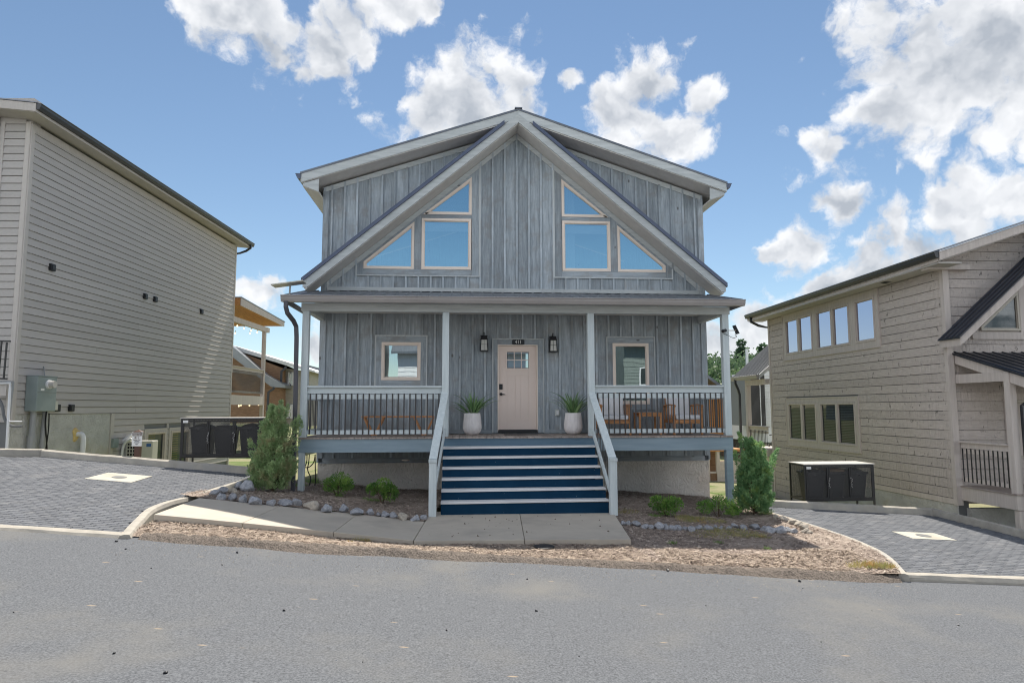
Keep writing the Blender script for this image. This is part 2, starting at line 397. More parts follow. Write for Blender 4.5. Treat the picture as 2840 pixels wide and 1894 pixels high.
Mt['stucco_l'] = surf('mossy_grey_stucco', (.45,.445,.43), (.58,.575,.555), ns=2.5, rough=.9, bump=1., bdist=.05, bscale=(4.5, (1,1,1), 2.6), var=0, spec=.1, patch=(.46,.39,.28), pscale=.7, plo=.52, phi=.8)
Mt['concrete'] = surf('broom_finished_concrete', (.44,.395,.335), (.505,.455,.385), ns=2., det=8, rough=.85, bump=.12, bdist=.002, bscale=(160., (1,1,1)), var=.05, spec=.15, patch=(.40,.36,.31), pscale=1.1, plo=.5, phi=.72, spots=((.14,.13,.12), 5., .035))
Mt['kerb'] = surf('kerb_concrete', (.33,.31,.275), (.45,.42,.37), ns=5., det=9, rough=.9, bump=.4, bdist=.004, bscale=(60., (1,1,1)), var=.03, spec=.1, patch=(.36,.35,.335), pscale=1.8, plo=.52, phi=.75)
Mt['paver'] = surf('charcoal_paver', (.108,.115,.129), (.162,.170,.186), ns=30., det=5, rough=.85, bump=.3, bdist=.002, var=.13, spec=.15, patch=(.215,.217,.225), pscale=2.5, plo=.5, phi=.8)
Mt['joint'] = surf('sand_joint', (.012,.012,.013), (.03,.03,.03), ns=30., rough=.95, var=0)
Mt['asphalt'] = surf('weathered_asphalt', (.055,.059,.066), (.176,.186,.203), ns=55., det=8, nr=.7, lo=.33, hi=.66, rough=.9, bump=.5, bdist=.006, bscale=(70., (1,1,1)), var=0, spec=.2, patch=(.168,.165,.157), pscale=.45, plo=.47, phi=.78, streak=(.072,.076,.082), sscale=(1,1,1), sns=9., slo=.62, shi=.80, spots=((.30,.245,.185), 2.1, .07, (.6,1.9,1)))
Mt['berm'] = surf('crumbled_asphalt_edge', (.07,.06,.052), (.27,.23,.20), ns=45., det=6, nr=.7, rough=.95, bump=1., bdist=.02, bscale=(45., (1,1,1)), var=0, spec=.1, lo=.35, hi=.68)
Mt['mulch'] = surf('mulch_soil', (.13,.10,.085), (.40,.33,.28), ns=26., det=9, nr=.75, rough=.95, bump=1., bdist=.03, bscale=(30., (1,1,1)), var=0, spec=.1, patch=(.44,.37,.315), pscale=.7, plo=.45, phi=.7)
Mt['lawn'] = surf('dry_lawn', (.17,.17,.09), (.30,.28,.175), ns=14., det=8, nr=.7, rough=.95, bump=.6, bdist=.03, var=0, spec=.1, patch=(.09,.14,.035), pscale=.35, plo=.45, phi=.65)
Mt['teak'] = surf('teak_furniture', (.42,.19,.08), (.66,.33,.15), scale=XG, ns=2., det=7, rough=.5, var=.1, bump=.1, bdist=.002)
Mt['cushion'] = surf('pale_cushion_fabric', (.72,.73,.76), (.80,.81,.84), ns=90., det=2, rough=.95, bump=.1, bdist=.002, var=.02, spec=.1)
Mt['planter'] = surf('pale_ribbed_ceramic', (.72,.685,.685), (.90,.86,.85), scale=(4,4,1.2), ns=4., det=8, rough=.75, var=.04, bump=.3, bdist=.004, streak=(.36,.33,.345), sscale=(6,6,.8), sns=3., slo=.6, shi=.78)
Mt['blade'] = surf('strap_leaf', (.10,.22,.085), (.28,.43,.19), scale=(3,3,1), ns=3., rough=.4, var=.3, spec=.4)
Mt['siding'] = surf('taupe_lap_siding', (.43,.405,.385), (.485,.46,.44), scale=(3,.6,10), ns=4., det=7, rough=.75, bump=.22, bdist=.002, var=.045, spec=.2)
Mt['siding_trim'] = surf('taupe_trim_board', (.49,.455,.425), (.54,.505,.475), scale=(6,6,1), ns=4., rough=.75, bump=.15, bdist=.002, var=.04, spec=.2)
Mt['hewn'] = surf('hand_hewn_taupe_siding', (.465,.41,.38), (.575,.515,.475), scale=(3,1,6), ns=5., det=7, rough=.8, bump=1., bdist=.045, bscale=(3.2, (3,4.4,1.0)), var=.07, spec=.15, streak=(.20,.18,.165), sscale=(3,4,2.0), sns=2.3, slo=.60, shi=.68)
Mt['hewn_x'] = surf('hand_hewn_taupe_siding_front', (.465,.41,.38), (.575,.515,.475), scale=(1,3,6), ns=5., det=7, rough=.8, bump=1., bdist=.045, bscale=(3.2, (4.4,3,1.0)), var=.05, spec=.15, streak=(.20,.18,.165), sscale=(4,3,2.0), sns=2.3, slo=.60, shi=.68)
Mt['hewn_trim'] = surf('taupe_trim_timber', (.49,.435,.40), (.60,.54,.50), scale=VG, ns=2., det=7, rough=.75, bump=.2, bdist=.003, var=.05, spec=.2, streak=(.16,.14,.13), sscale=VG, sns=2.4, slo=.62, shi=.8)
Mt['cedar'] = surf('orange_cedar_boards', (.42,.18,.06), (.68,.34,.13), scale=(6,.8,6), ns=3., det=6, rough=.55, var=.18, streak=(.25,.09,.03), sscale=(5,1,5), sns=2., slo=.62, shi=.75)
Mt['brownlog'] = surf('brown_log_siding', (.17,.10,.06), (.30,.185,.115), scale=(1,1,5), ns=4., det=7, rough=.8, bump=.5, bdist=.02, var=.08)
Mt['ptaupe'] = surf('pale_grey_siding', (.33,.31,.28), (.42,.395,.36), scale=(1,1,5), ns=4., det=6, rough=.8, bump=.4, bdist=.015, var=.06)
Mt['ltroof'] = surf('light_metal_roofing', (.50,.51,.52), (.60,.61,.62), ns=1.5, rough=.5, var=.03, metallic=0.)
Mt['midroof'] = surf('grey_metal_roofing', (.20,.215,.235), (.27,.285,.305), ns=1.5, rough=.4, var=.03, metallic=.4)
Mt['white'] = surf('white_siding', (.66,.66,.68), (.74,.74,.76), ns=2., rough=.7, var=.03)
Mt['whiteplastic'] = plain('white_pvc', (.70,.71,.73), .4)
Mt['grey_enamel'] = surf('grey_green_enamel', (.22,.265,.26), (.255,.30,.295), ns=3., rough=.45, var=.03)
Mt['greypipe'] = plain('grey_pvc', (.30,.31,.32), .5)
Mt['acwhite'] = surf('off_white_enamel', (.52,.51,.45), (.58,.57,.51), ns=3., rough=.45, var=.0)
Mt['foam'] = surf('yellow_foam', (.55,.40,.16), (.68,.52,.24), ns=16., rough=.95, bump=.6, bdist=.01, var=0)
Mt['bin'] = plain('black_bin_plastic', (.012,.013,.016), .5)
Mt['bag'] = surf('crinkled_black_bag', (.012,.012,.015), (.06,.062,.07), ns=9., rough=.25, bump=1., bdist=.03, var=0, spec=.6)
Mt['cardboard'] = plain('cardboard', (.30,.20,.12), .9)
Mt['silver'] = plain('zinc_chain', (.55,.55,.55), .35, 1.)
Mt['screen'] = mesh_screen('expanded_metal')
Mt['lid'] = surf('grey_sheet_top', (.42,.40,.38), (.50,.48,.45), ns=3., rough=.6, var=0)
Mt['rock'] = surf('grey_limestone', (.17,.18,.205), (.46,.47,.50), ns=5., det=9, nr=.7, rough=.85, bump=.8, bdist=.02, bscale=(9., (1,1,1)), var=.15, spec=.2, streak=(.46,.46,.47), sscale=(1,1,1), sns=4., slo=.6, shi=.8)
Mt['rock_tan'] = surf('tan_limestone', (.28,.25,.215), (.54,.49,.42), ns=5., det=9, nr=.7, rough=.85, bump=.8, bdist=.02, bscale=(9., (1,1,1)), var=.12, spec=.2)
Mt['chips'] = surf('wood_chips', (.16,.12,.10), (.56,.47,.40), ns=9., det=3, rough=.9, var=0, lo=.35, hi=.65)
Mt['bark'] = surf('bark', (.07,.05,.035), (.16,.115,.08), scale=(6,6,1), ns=4., rough=.95, bump=.6, bdist=.01, var=.05)
def leafm(n, a, b, c=None, ns=7., rough=.55):
    m = surf(n, a, b, ns=ns, det=3, rough=rough, var=.08, spec=.25, lo=.36, hi=.64, patch=c, pscale=4.5, plo=.5, phi=.66); t = m.node_tree
    p = t.nodes['Principled BSDF']; o = t.nodes['Material Output']; src = p.inputs['Base Color'].links[0].from_socket
    tb = N(t, 'ShaderNodeBsdfTranslucent'); mx = N(t, 'ShaderNodeMixShader'); mx.inputs[0].default_value = .38
    t.links.new(src, tb.inputs['Color']); t.links.new(p.outputs[0], mx.inputs[1]); t.links.new(tb.outputs[0], mx.inputs[2]); t.links.new(mx.outputs[0], o.inputs['Surface']); return m
Mt['juniper_a'] = leafm('juniper_sprays', (.26,.39,.18), (.50,.64,.34), (.50,.48,.28))
Mt['juniper_b'] = leafm('green_juniper_sprays', (.14,.29,.13), (.30,.48,.23), (.36,.50,.18))
Mt['shrub'] = leafm('boxwood_leaves', (.08,.20,.045), (.25,.43,.10), (.36,.53,.14), rough=.35)
Mt['weed'] = leafm('dry_grass_tufts', (.26,.29,.10), (.48,.42,.20), (.50,.34,.14))
Mt['greenweed'] = leafm('green_weeds', (.14,.25,.07), (.28,.41,.13))
Mt['tree_a'] = leafm('oak_leaves', (.05,.10,.055), (.115,.185,.095), (.15,.22,.105), ns=.9)
Mt['tree_b'] = leafm('light_leaves', (.10,.17,.07), (.21,.29,.12), None, ns=.9)
Mt['tree_c'] = leafm('conifer_needles', (.04,.08,.05), (.09,.155,.09), None, ns=.9)
Mt['glass_blue'] = glass('reflective_blue_glass', (.66,.92,1.0), .74, (.80,.88,.92), .12)
Mt['glass_grey'] = glass('window_glass', (.80,.92,.95), .62, (.55,.60,.62), .06)
Mt['glass_lav'] = glass('lavender_window_glass', (.80,.80,.98), .62, (.5,.5,.55), .04)
Mt['glass_dark'] = glass('dark_window_glass', (.75,.82,.85), .06, (.45,.48,.50), .04)
Mt['room_dark'] = plain('painted_room_dark', (.055,.06,.065), .9)  # near-black colour standing in for the darkness of unlit rooms
Mt['curtain'] = surf('pale_curtain', (.75,.80,.82), (.88,.90,.92), scale=(30,1,1), ns=2., rough=.9, var=0)
Mt['blind'] = plain('white_blind', (.88,.89,.90), .6)
Mt['slat'] = plain('dark_blind_slat', (.16,.165,.17), .55)
Mt['lampglass'] = plain('frosted_lamp_glass', (.66,.65,.60), .35)
Mt['bulb'] = plain('string_light_bulb', (1.0,.80,.50), .3, emit=.45)
Mt['signblack'] = plain('sign_black', (.022,.024,.028), .4)
Mt['signwhite'] = plain('sign_white', (.75,.75,.74), .5)
Mt['signbrown'] = plain('sign_brown', (.085,.042,.03), .5)
Mt['copper'] = plain('copper_brown_metal', (.20,.085,.045), .45, .3)
Mt['label_blue'] = plain('blue_sticker', (.05,.13,.33), .4)
Mt['outlet'] = plain('clear_outlet_cover', (.50,.53,.52), .25)

Mt['sage'] = surf('grey_green_siding', (.16,.19,.18), (.21,.24,.225), scale=(1,1,6), ns=4., rough=.75, var=.05)
# ================================================================== terrain and paving
def lerp_pts(pts, x, sl, sr):
    if x <= pts[0][0]: return pts[0][1]+(x-pts[0][0])*sl
    if x >= pts[-1][0]: return pts[-1][1]+(x-pts[-1][0])*sr
    for (a, za), (b, zb) in zip(pts, pts[1:]):
        if x <= b:
            t = (x-a)/(b-a); return za+(zb-za)*t
YR = -6.8                                           # road edge
RP = [(-60, 1.2), (-20, .10), (-12, -.54), (-7.2, -.93), (-4, -1.19), (-1.68, -1.365), (.74, -1.535), (2.73, -1.655), (4.8, -1.78), (6.6, -1.9), (14, -2.35), (30, -3.0), (60, -3.6)]
WP = [(-60, -1.0), (-20, -1.7), (-9, -1.85), (-6.6, -1.55), (-5.2, -1.17), (-4.65, -1.13), (-2.1, -1.32), (2.3, -1.36), (4.6, -1.56), (5.3, -1.65), (6.8, -2.3), (9, -2.55), (16, -2.8), (30, -3.1), (60, -3.6)]
def zroad(x): return (lerp_pts(RP, x-.5, 0, 0)+lerp_pts(RP, x, 0, 0)+lerp_pts(RP, x+.5, 0, 0))/3
WB = [(-60, -.2), (-20, -.6), (-9, -1.0), (-4.65, -1.13), (-2.1, -1.32), (2.3, -1.36), (4.6, -1.56), (9, -1.85), (16, -2.3), (30, -2.9), (60, -3.6)]
def zwb(x): return (lerp_pts(WB, x-.6, 0, 0)+lerp_pts(WB, x, 0, 0)+lerp_pts(WB, x+.6, 0, 0))/3
def zwall(x): return (lerp_pts(WP, x-.6, 0, 0)+lerp_pts(WP, x, 0, 0)+lerp_pts(WP, x+.6, 0, 0))/3
def sstep(a, b, x):
    t = max(0, min(1, (x-a)/(b-a))); return t*t*(3-2*t)
def zbed(x, y):                                      # planted ground in front of the houses
    t = max(0, min(1, (y-YR)/(-YR)))
    return zroad(x)*(1-t)+zwb(x)*t+.02
def zground(x, y):
    if y <= YR: return zroad(x)
    if y <= 0: return zwall(x) if (x < -5.3 and y > -.7) or (x > 5.5 and y > -1.3) else zbed(x, y)
    f = sstep(0, 30, y)
    return zwall(x)+.02-.45*f*(1 if x > -2 else .6)-.012*max(0, y-10)*(1 if y < 60 else 0)-(.6 if y >= 60 else 0)
def padL(x, y): return -.82-.093*(x+5.9)+.036*(y+.8)
def padR(x, y): return -1.60-.056*(x-5.64)+.030*(y+1.23)
def axis(lo, hi, fine_lo, fine_hi, fine, grow=1.35):
    v = []; x = fine_lo
    while x < fine_hi: v.append(x); x += fine
    v.append(fine_hi); s = fine; x = fine_hi
    while x < hi: s *= grow; x += s; v.append(min(x, hi))
    s = fine; x = fine_lo; l = []
    while x > lo: s *= grow; x -= s; l.append(max(x, lo))
    return l[::-1]+v
def zg_low(x, y):                                    # the sheet under everything; dips below the paved pads, beds and road
    z = zground(x, y)
    if y <= 1.0: z -= .05
    if -6.6 < x < 9.5 and -6.7 < y < .3: z -= .35
    if y <= -5.2: z -= .06
    if -12 < x < -5.0 and -8 < y < 1.0: z = min(z, padL(x, y)-.25)
    if 4.5 < x < 12 and -8 < y < .4: z = min(z, padR(x, y)-.25)
    return z
MB().sheet(axis(-900, 900, -18, 20, .4), axis(-60, 1500, -9, 22, .4), zg_low).ob('ground', Mt['lawn'], kind='structure', smooth=True)
def zroad_s(x, y):
    return zroad(x)+.012*math.sin(x*.9+1.3)*math.sin(y*.7)-.010*max(0, -(y-YR)-.0)*.0
xs = axis(-70, 70, -9, 9, .35); ys = axis(-26, YR+.35, -16, YR+.35, .3)
road = MB().sheet(xs, ys, zroad_s).ob('road', Mt['asphalt'], kind='structure', smooth=True)

def inside(p, poly):
    x, y = p; c = False; j = len(poly)-1
    for i in range(len(poly)):
        xi, yi = poly[i]; xj, yj = poly[j]
        if (yi > y) != (yj > y) and x < (xj-xi)*(y-yi)/(yj-yi)+xi: c = not c
        j = i
    return c
def densify(path, step=.12, closed=False):
    out = []
    for a, b in zip(path, path[1:]):
        a, b = Vector(a), Vector(b); n = max(1, int((b-a).length/step))
        for i in range(n): out.append(a.lerp(b, i/n))
    out.append(Vector(path[-1])); return out
def chaikin(p, n=2):
    p = [Vector(q) for q in p]
    for _ in range(n):
        o = [p[0]]
        for a, b in zip(p, p[1:]): o += [a*.75+b*.25, a*.25+b*.75]
        o.append(p[-1]); p = o
    return p
def kerb(name, path, w, zb, zt, mat, parent=None, label=None):   # rounded-top strip; zb/zt functions of (x, y)
    P = densify(path, .2); m = MB(); n = len(P); rows = []
    prof = [(-.5, 0), (-.5, .8), (-.36, .97), (0, 1), (.36, .97), (.5, .8), (.5, 0)]
    for i, p in enumerate(P):
        d = (P[min(i+1, n-1)]-P[max(i-1, 0)]); d.z = 0; d.normalize(); sd = Vector((d.y, -d.x, 0)); row = []
        for (u, v) in prof:
            q = p+sd*(u*w); lo, hi = zb(p.x, p.y), zt(p.x, p.y)
            jig = mnoise.noise(Vector((q.x*3.1, q.y*3.1, v*5)))*.010
            row.append(len(m.v)); m.v.append((q.x, q.y, lo+(hi-lo)*v+jig*(v > .5)))
        rows.append(row)
    for a, b in zip(rows, rows[1:]):
        for k in range(len(prof)-1): m.f.append((a[k], a[k+1], b[k+1], b[k]))
    m.f.append(tuple(rows[0])); m.f.append(tuple(rows[-1][::-1]))
    return m.ob(name, mat, parent, smooth=False, kind=None if parent else 'structure')

# ---- paved parking pads
def paver_pad(padfn, outline, name, bounds, lw=.2, lh=.1):
    lo = Vector((min(p[0] for p in outline), min(p[1] for p in outline), 0)); hi = Vector((max(p[0] for p in outline), max(p[1] for p in outline), 0))
    base = MB(); base.poly([(x, y, padfn(x, y)-.022) for (x, y) in outline])
    pad = base.ob(name, Mt['joint'], kind='structure')
    gx, gy = padfn(1, 0)-padfn(0, 0), padfn(0, 1)-padfn(0, 0)
    pm = MB(); hw, hh, g, e = lw/2-.006, lh/2-.006, .05, .008
    b = [(-hw, -hh), (hw, -hh), (hw, hh), (-hw, hh)]
    for (z, k) in ((-g, 0), (-e, 0), (0, e)):
        for (x, y) in b:
            X, Y = x-math.copysign(k, x), y-math.copysign(k, y); pm.v.append((X, Y, z+gx*X+gy*Y))
    for r in range(2):
        for i in range(4): j = (i+1) % 4; pm.f.append((4*r+i, 4*r+j, 4*r+4+j, 4*r+4+i))
    pm.f.append((8, 9, 10, 11))
    me = bpy.data.meshes.new('paver'); me.from_pydata(pm.v, [], pm.f); me.update(); me.materials.append(Mt['paver'])
    cells = []; row = 0; y = lo.y
    while y < hi.y:
        x = lo.x-(lw/2 if row % 2 else 0)
        while x < hi.x+lw:
            if inside((x, y), outline) and not any(a < x < c and b_ < y < d for (a, c, b_, d) in bounds): cells.append((x, y))
            x += lw
        y += lh; row += 1
    cells.sort(key=lambda c: (c[0]-CX)**2+(c[1]-CY)**2+((c[0]-CX)*.0)); near, rest = cells[:300], cells[300:]
    for (x, y) in near:
        inst(me, 'paver', pad, (x, y, padfn(x, y)+random.uniform(-.002, .002)), (random.uniform(-.006, .006), random.uniform(-.006, .006), random.uniform(-.006, .006)))
    m = MB()
    for (x, y) in rest:
        bidx = len(m.v); dz = random.uniform(-.002, .002); tx, ty = random.uniform(-.01, .01), random.uniform(-.02, .02)
        m.v += [(x+v[0], y+v[1], padfn(x, y)+dz+v[2]+v[0]*tx+v[1]*ty) for v in pm.v]; m.f += [tuple(bidx+i for i in f) for f in pm.f]
    o = m.ob('paver_field', Mt['paver_field'], pad, kind='stuff')
    return pad
# pavers beyond the nearest ones: same colour, tone varies paver by paver through a coarse cell noise
Mt['paver_field'] = surf('charcoal_pavers', (.104,.111,.125), (.166,.174,.19), scale=(5,10,1), ns=1., det=1, rough=.85, bump=.3, bdist=.002, bscale=(90., (1,1,1)), var=0, spec=.15, patch=(.215,.217,.225), pscale=1.5, plo=.5, phi=.8)

PLN = lambda fn: ((0, 0, fn(0, 0)), (fn(0,0)-fn(1,0), fn(0,0)-fn(0,1), 1))
# left pad
kl = [onpl(q, *PLN(padL)) for q in (cG(985, 735), cG(1010, 640), cG(1060, 575), cG(1180, 515), cG(1420, 455), cG(1640, 385), cG(1900, 305))]
kl = [Vector((p.x, p.y, 0)) for p in kl]
kl[0].y = YR-.02
kl_s = chaikin(kl, 2)
backL = -.8
cornL = Vector((-10.3, backL, 0)); frontL = Vector((-14, -3.6, 0))
outl = [(p.x-.03, p.y) for p in kl_s if p.y < backL]+[(kl_s[-1].x, backL), (-10.3, backL), (-13.2, -3.2), (-13.2, YR+.12)]
sqL = [onpl(q, *PLN(padL)) for q in (cG(650, 328), cG(860, 302), cG(1052, 320), cG(890, 348))]
cxs = sum(p.x for p in sqL)/4; cys = sum(p.y for p in sqL)/4
drL = (cxs-.42, cxs+.42, cys-.42, cys+.42)
left_pad = paver_pad(padL, outl, 'left_parking_pad', [(drL[0]+.05, drL[1]-.05, drL[2]+.05, drL[3]-.05)])
right_k = kerb('kerb', [p for p in kl_s if p.y < .2], .15, lambda x, y: min(padL(x, y), zbed(x, y))-.2, lambda x, y: padL(x, y)+.03+.035*sstep(-5.5, -6.3, y), Mt['kerb'])
kerb('kerb', [(-5.0, backL+.09, 0), (-10.3, backL+.09, 0)], .18, lambda x, y: padL(x, y)-.9, lambda x, y: padL(x, y)+.15, Mt['kerb'])
kerb('kerb', [(-10.33, backL+.17, 0), (-13.4, -3.1, 0)], .18, lambda x, y: padL(x, y)-.6, lambda x, y: padL(x, y)+.15, Mt['kerb'])
kerb('kerb', [(kl[0].x-.02, YR+.10, 0), (-9, YR+.10, 0), (-13, YR+.12, 0), (-22, YR+.2, 0)], .26, lambda x, y: zroad(x)-.2, lambda x, y: max(padL(x, y), zroad(x)+.03)+.022, Mt['kerb'])
# right pad
kr = [onpl(q, *PLN(padR)) for q in (c8(1480, 1560), c8(1360, 1425), c8(1200, 1340), c8(980, 1255), c8(760, 1185), c8(540, 1115), c8(430, 1085))]
kr = [Vector((p.x, p.y, 0)) for p in kr]; kr[0].y = YR-.02
kr_s = chaikin(kr, 2)
bR0 = onpl(c8(540, 1060), *PLN(padR)); bR1 = onpl(c8(1700, 1122), *PLN(padR)); bR2 = onpl(c8(2351, 1285), *PLN(padR))
outr = [(p.x+.03, p.y) for p in kr_s]+[(bR0.x-.3, bR0.y), (bR1.x, bR1.y), (bR2.x, bR2.y), (bR2.x+(bR2.x-bR1.x)*1.4, bR2.y+(bR2.y-bR1.y)*1.4), (11, YR+.12)]
sqR = [onpl(q, *PLN(padR)) for q in (c8(1462, 1240), c8(1560, 1240), c8(1795, 1300), c8(1690, 1300))]
cxr = sum(p.x for p in sqR)/4; cyr = sum(p.y for p in sqR)/4
drR = (cxr-.42, cxr+.42, cyr-.30, cyr+.30)
right_pad = paver_pad(padR, outr, 'right_parking_pad', [(drR[0]+.05, drR[1]-.05, drR[2]+.05, drR[3]-.05)])
kerb('kerb', kr_s, .15, lambda x, y: min(padR(x, y), zbed(x, y))-.2, lambda x, y: padR(x, y)+.035, Mt['kerb'])
kerb('kerb', [(bR0.x-.5, bR0.y+.1, 0), (bR1.x, bR1.y+.1, 0)], .18, lambda x, y: padR(x, y)-.8, lambda x, y: padR(x, y)+.15, Mt['kerb'])
kerb('kerb', [(bR1.x+.07, bR1.y+.12, 0), (bR2.x+.07, bR2.y, 0), (bR2.x+(bR2.x-bR1.x)*1.4+.07, bR2.y+(bR2.y-bR1.y)*1.4, 0)], .18, lambda x, y: padR(x, y)-.5, lambda x, y: padR(x, y)+.15, Mt['kerb'])
kerb('kerb', [(kr[0].x+.02, YR+.10, 0), (9, YR+.10, 0), (16, YR+.1, 0)], .24, lambda x, y: zroad(x)-.2, lambda x, y: max(padR(x, y), zroad(x)+.02)+.02, Mt['kerb'])
# drain slabs set into the pavers
for (b, fn, lab) in ((drL, padL, 'square cream concrete slab with round drain lid among the left pavers'), (drR, padR, 'square cream concrete slab with round drain lid among the right pavers')):
    cx_, cy_ = (b[0]+b[1])/2, (b[2]+b[3])/2
    t = thing('drain_slab', lab, 'drain', (cx_, cy_, fn(cx_, cy_)), 'drain slabs in the parking pads')
    g = lambda x, y: fn(x, y)
    m = MB(); q = [(b[0], b[2]), (b[1], b[2]), (b[1], b[3]), (b[0], b[3])]
    m.hexa([(x, y, g(x, y)-.05) for x, y in q]+[(x, y, g(x, y)+.007) for x, y in q]).ob('slab', Mt['creamslab'] if 'creamslab' in Mt else Mt.setdefault('creamslab', surf('cream_concrete', (.42,.40,.345), (.50,.475,.42), ns=5., rough=.9, var=0, bump=.1, bdist=.003, patch=(.38,.345,.28), pscale=2.)), t)
    m = MB(); m.v = []; n = 20
    m.poly([(cx_+.13*math.cos(2*math.pi*k/n), cy_+.13*math.sin(2*math.pi*k/n), g(cx_+.13*math.cos(2*math.pi*k/n), cy_+.13*math.sin(2*math.pi*k/n))+.012) for k in range(n)]).ob('drain_lid', Mt['slat'], t)

# ---- concrete walk: four sloped slabs and the landing of two
def slab(top4, name, parent, th=.10):
    m = MB(); m.hexa([Vector(p)-Vector((0, 0, th)) for p in top4]+[Vector(p) for p in top4])
    return m.ob(name, Mt['concrete'], parent, bevel=.008)
walk = bpy.data.objects.new('walkway', None); COL.objects.link(walk); place(walk, None, (-3, -4.5, -1.3)); tag(walk, kind='structure')
zwk = lambda x: -1.40+(x+1.95)*(-.108) if x < -1.95 else -1.40
def wp(q, z): p = at(q, z=z); return p
seamB = [wp(cG(1440, 470), -.90), wp(cW(690, 990), -1.07), wp(cW(1535, 1078), -1.27), wp(cW(2268, 1160), -1.385)]
seamF = [wp(cG(1112, 590), -.90), wp(cW(285, 1172), -1.07), wp(cW(1275, 1272), -1.27), wp(cW(2140, 1365), -1.385)]
for i in range(3):
    a0, a1, b0, b1 = seamF[i], seamF[i+1], seamB[i], seamB[i+1]
    f = .004/(a1-a0).length
    slab([a0.lerp(a1, f), a1.lerp(a0, f), b1.lerp(b0, f), b0.lerp(b1, f)], 'slab', walk)
LB, LF = -2.72, -5.45
FL, FR, BR = at(cS(0, 1345), z=-1.39), at(cS(2350, 1352), z=-1.40), at(cS(2180, 1080), z=-1.385)
seamx = at(cS(1195, 1357), z=-1.395); seamb = at(cS(1153, 1070), z=-1.38)
bl = seamB[3]+(seamB[3]-seamF[3])*.55
slab([(seamF[3].x+.006, seamF[3].y, -1.39), (seamx.x-.004, seamx.y, -1.395), (seamb.x-.004, LB, -1.38), (bl.x+.006, LB, -1.38)], 'slab', walk)
slab([(seamx.x+.004, seamx.y, -1.395), (FR.x, FR.y, -1.40), (BR.x+.06, LB, -1.385), (seamb.x+.004, LB, -1.38)], 'slab', walk)

# ---- planted beds (mulch) with an uneven surface
def zmul(x, y):
    z = zbed(x, y)+.035*mnoise.noise(Vector((x*.9, y*.9, 0)))+.018*mnoise.noise(Vector((x*3.3, y*3.3, 4)))
    return z
def bed(name, poly, step, fn):
    lo = (min(p[0] for p in poly), min(p[1] for p in poly)); hi = (max(p[0] for p in poly), max(p[1] for p in poly))
    m = MB(); idx = {}; nx, ny = int((hi[0]-lo[0])/step)+1, int((hi[1]-lo[1])/step)+1
    def vid(i, j):
        if (i, j) not in idx:
            x, y = lo[0]+i*step, lo[1]+j*step; idx[(i, j)] = len(m.v); m.v.append((x, y, fn(x, y)))
        return idx[(i, j)]
    for i in range(nx):
        for j in range(ny):
            if inside((lo[0]+(i+.5)*step, lo[1]+(j+.5)*step), poly): m.f.append((vid(i, j), vid(i+1, j), vid(i+1, j+1), vid(i, j+1)))
    return m.ob(name, Mt['mulch'], kind='structure', smooth=True)
# left bed: behind the walk, between the pad kerb and the stairs, up to the foundation; front strip between walk and road
wb = [(p.x, p.y) for p in seamB]; wf = [(p.x, p.y) for p in seamF]
def zbedL(x, y):
    # meets the walk's back edge at its level
    tb = None
    for a, b in zip(seamB, seamB[1:]):
        if a.x <= x <= b.x or (b is seamB[-1] and x > b.x) or (a is seamB[0] and x < a.x):
            t = max(-.3, min(1.2, (x-a.x)/(b.x-a.x))); tb = a.lerp(b, t); break
    f = sstep(tb.y-.1, -.2, y)
    return (tb.z+.005)*(1-f)+(zwb(x)+.02)*f+.03*mnoise.noise(Vector((x*.9, y*.9, 0)))*sstep(tb.y, tb.y+.5, y)+.016*mnoise.noise(Vector((x*3.3, y*3.3, 4)))
bedL_poly = [(wb[0][0]-.35, wb[0][1]+.1)]+[(a[0], a[1]+.02) for a in wb]+[(-1.85, -3.4), (-1.6, 0.02), (-5.6, .4), (-6.2, -1.0)]
bed('mulch_bed', bedL_poly, .09, zbedL)
def zstrip(x, y):
    tb = zbed(x, -5.5)
    for a, b in zip(seamF, seamF[1:]):
        if a.x <= x <= b.x: tb = a.lerp(b, (x-a.x)/(b.x-a.x)).z-.085
    if seamF[-1].x < x < FR.x: tb = -1.47
    ye = -5.5; f = sstep(-5.2, YR+.1, y)
    return tb*(1-f)+(zroad(x)+.03)*f+.02*mnoise.noise(Vector((x*1.3, y*1.3, 0)))+.012*mnoise.noise(Vector((x*4.3, y*4.3, 4)))
strip_poly = [(kl[1].x+.15, YR+.1), (wf[0][0]-.02, wf[0][1]+.0)]+[(a[0], a[1]+.12) for a in wf]+[(FR.x, FR.y+.15), (FR.x+.2, YR+.1)]
bed('mulch_strip', strip_poly, .08, zstrip)
def zbedR(x, y):
    kx_ = None
    f = sstep(.9, 1.75, x)
    z = zmul(x, y)*f+(1-f)*min(zmul(x, y), -1.40)
    # fall to the pad kerb on the right
    d = 9
    for p in kr_s[::2]: d = min(d, math.hypot(x-p.x, y-p.y))
    g = sstep(.1, 1.1, d); return z*g+(padR(x, y)+.03)*(1-g)
bedR_poly = [(FR.x+.02, YR+.1), (FR.x+.02, FR.y), (BR.x+.05, -3.0), (1.3, .03), (4.9, .3), (5.3, -.4)]+[(p.x-.03, p.y) for p in kr_s[::-1] if p.y < -.5]
bed('mulch_bed', bedR_poly, .09, zbedR)
BEDL, BEDR, STRIP = bedL_poly, bedR_poly, strip_poly
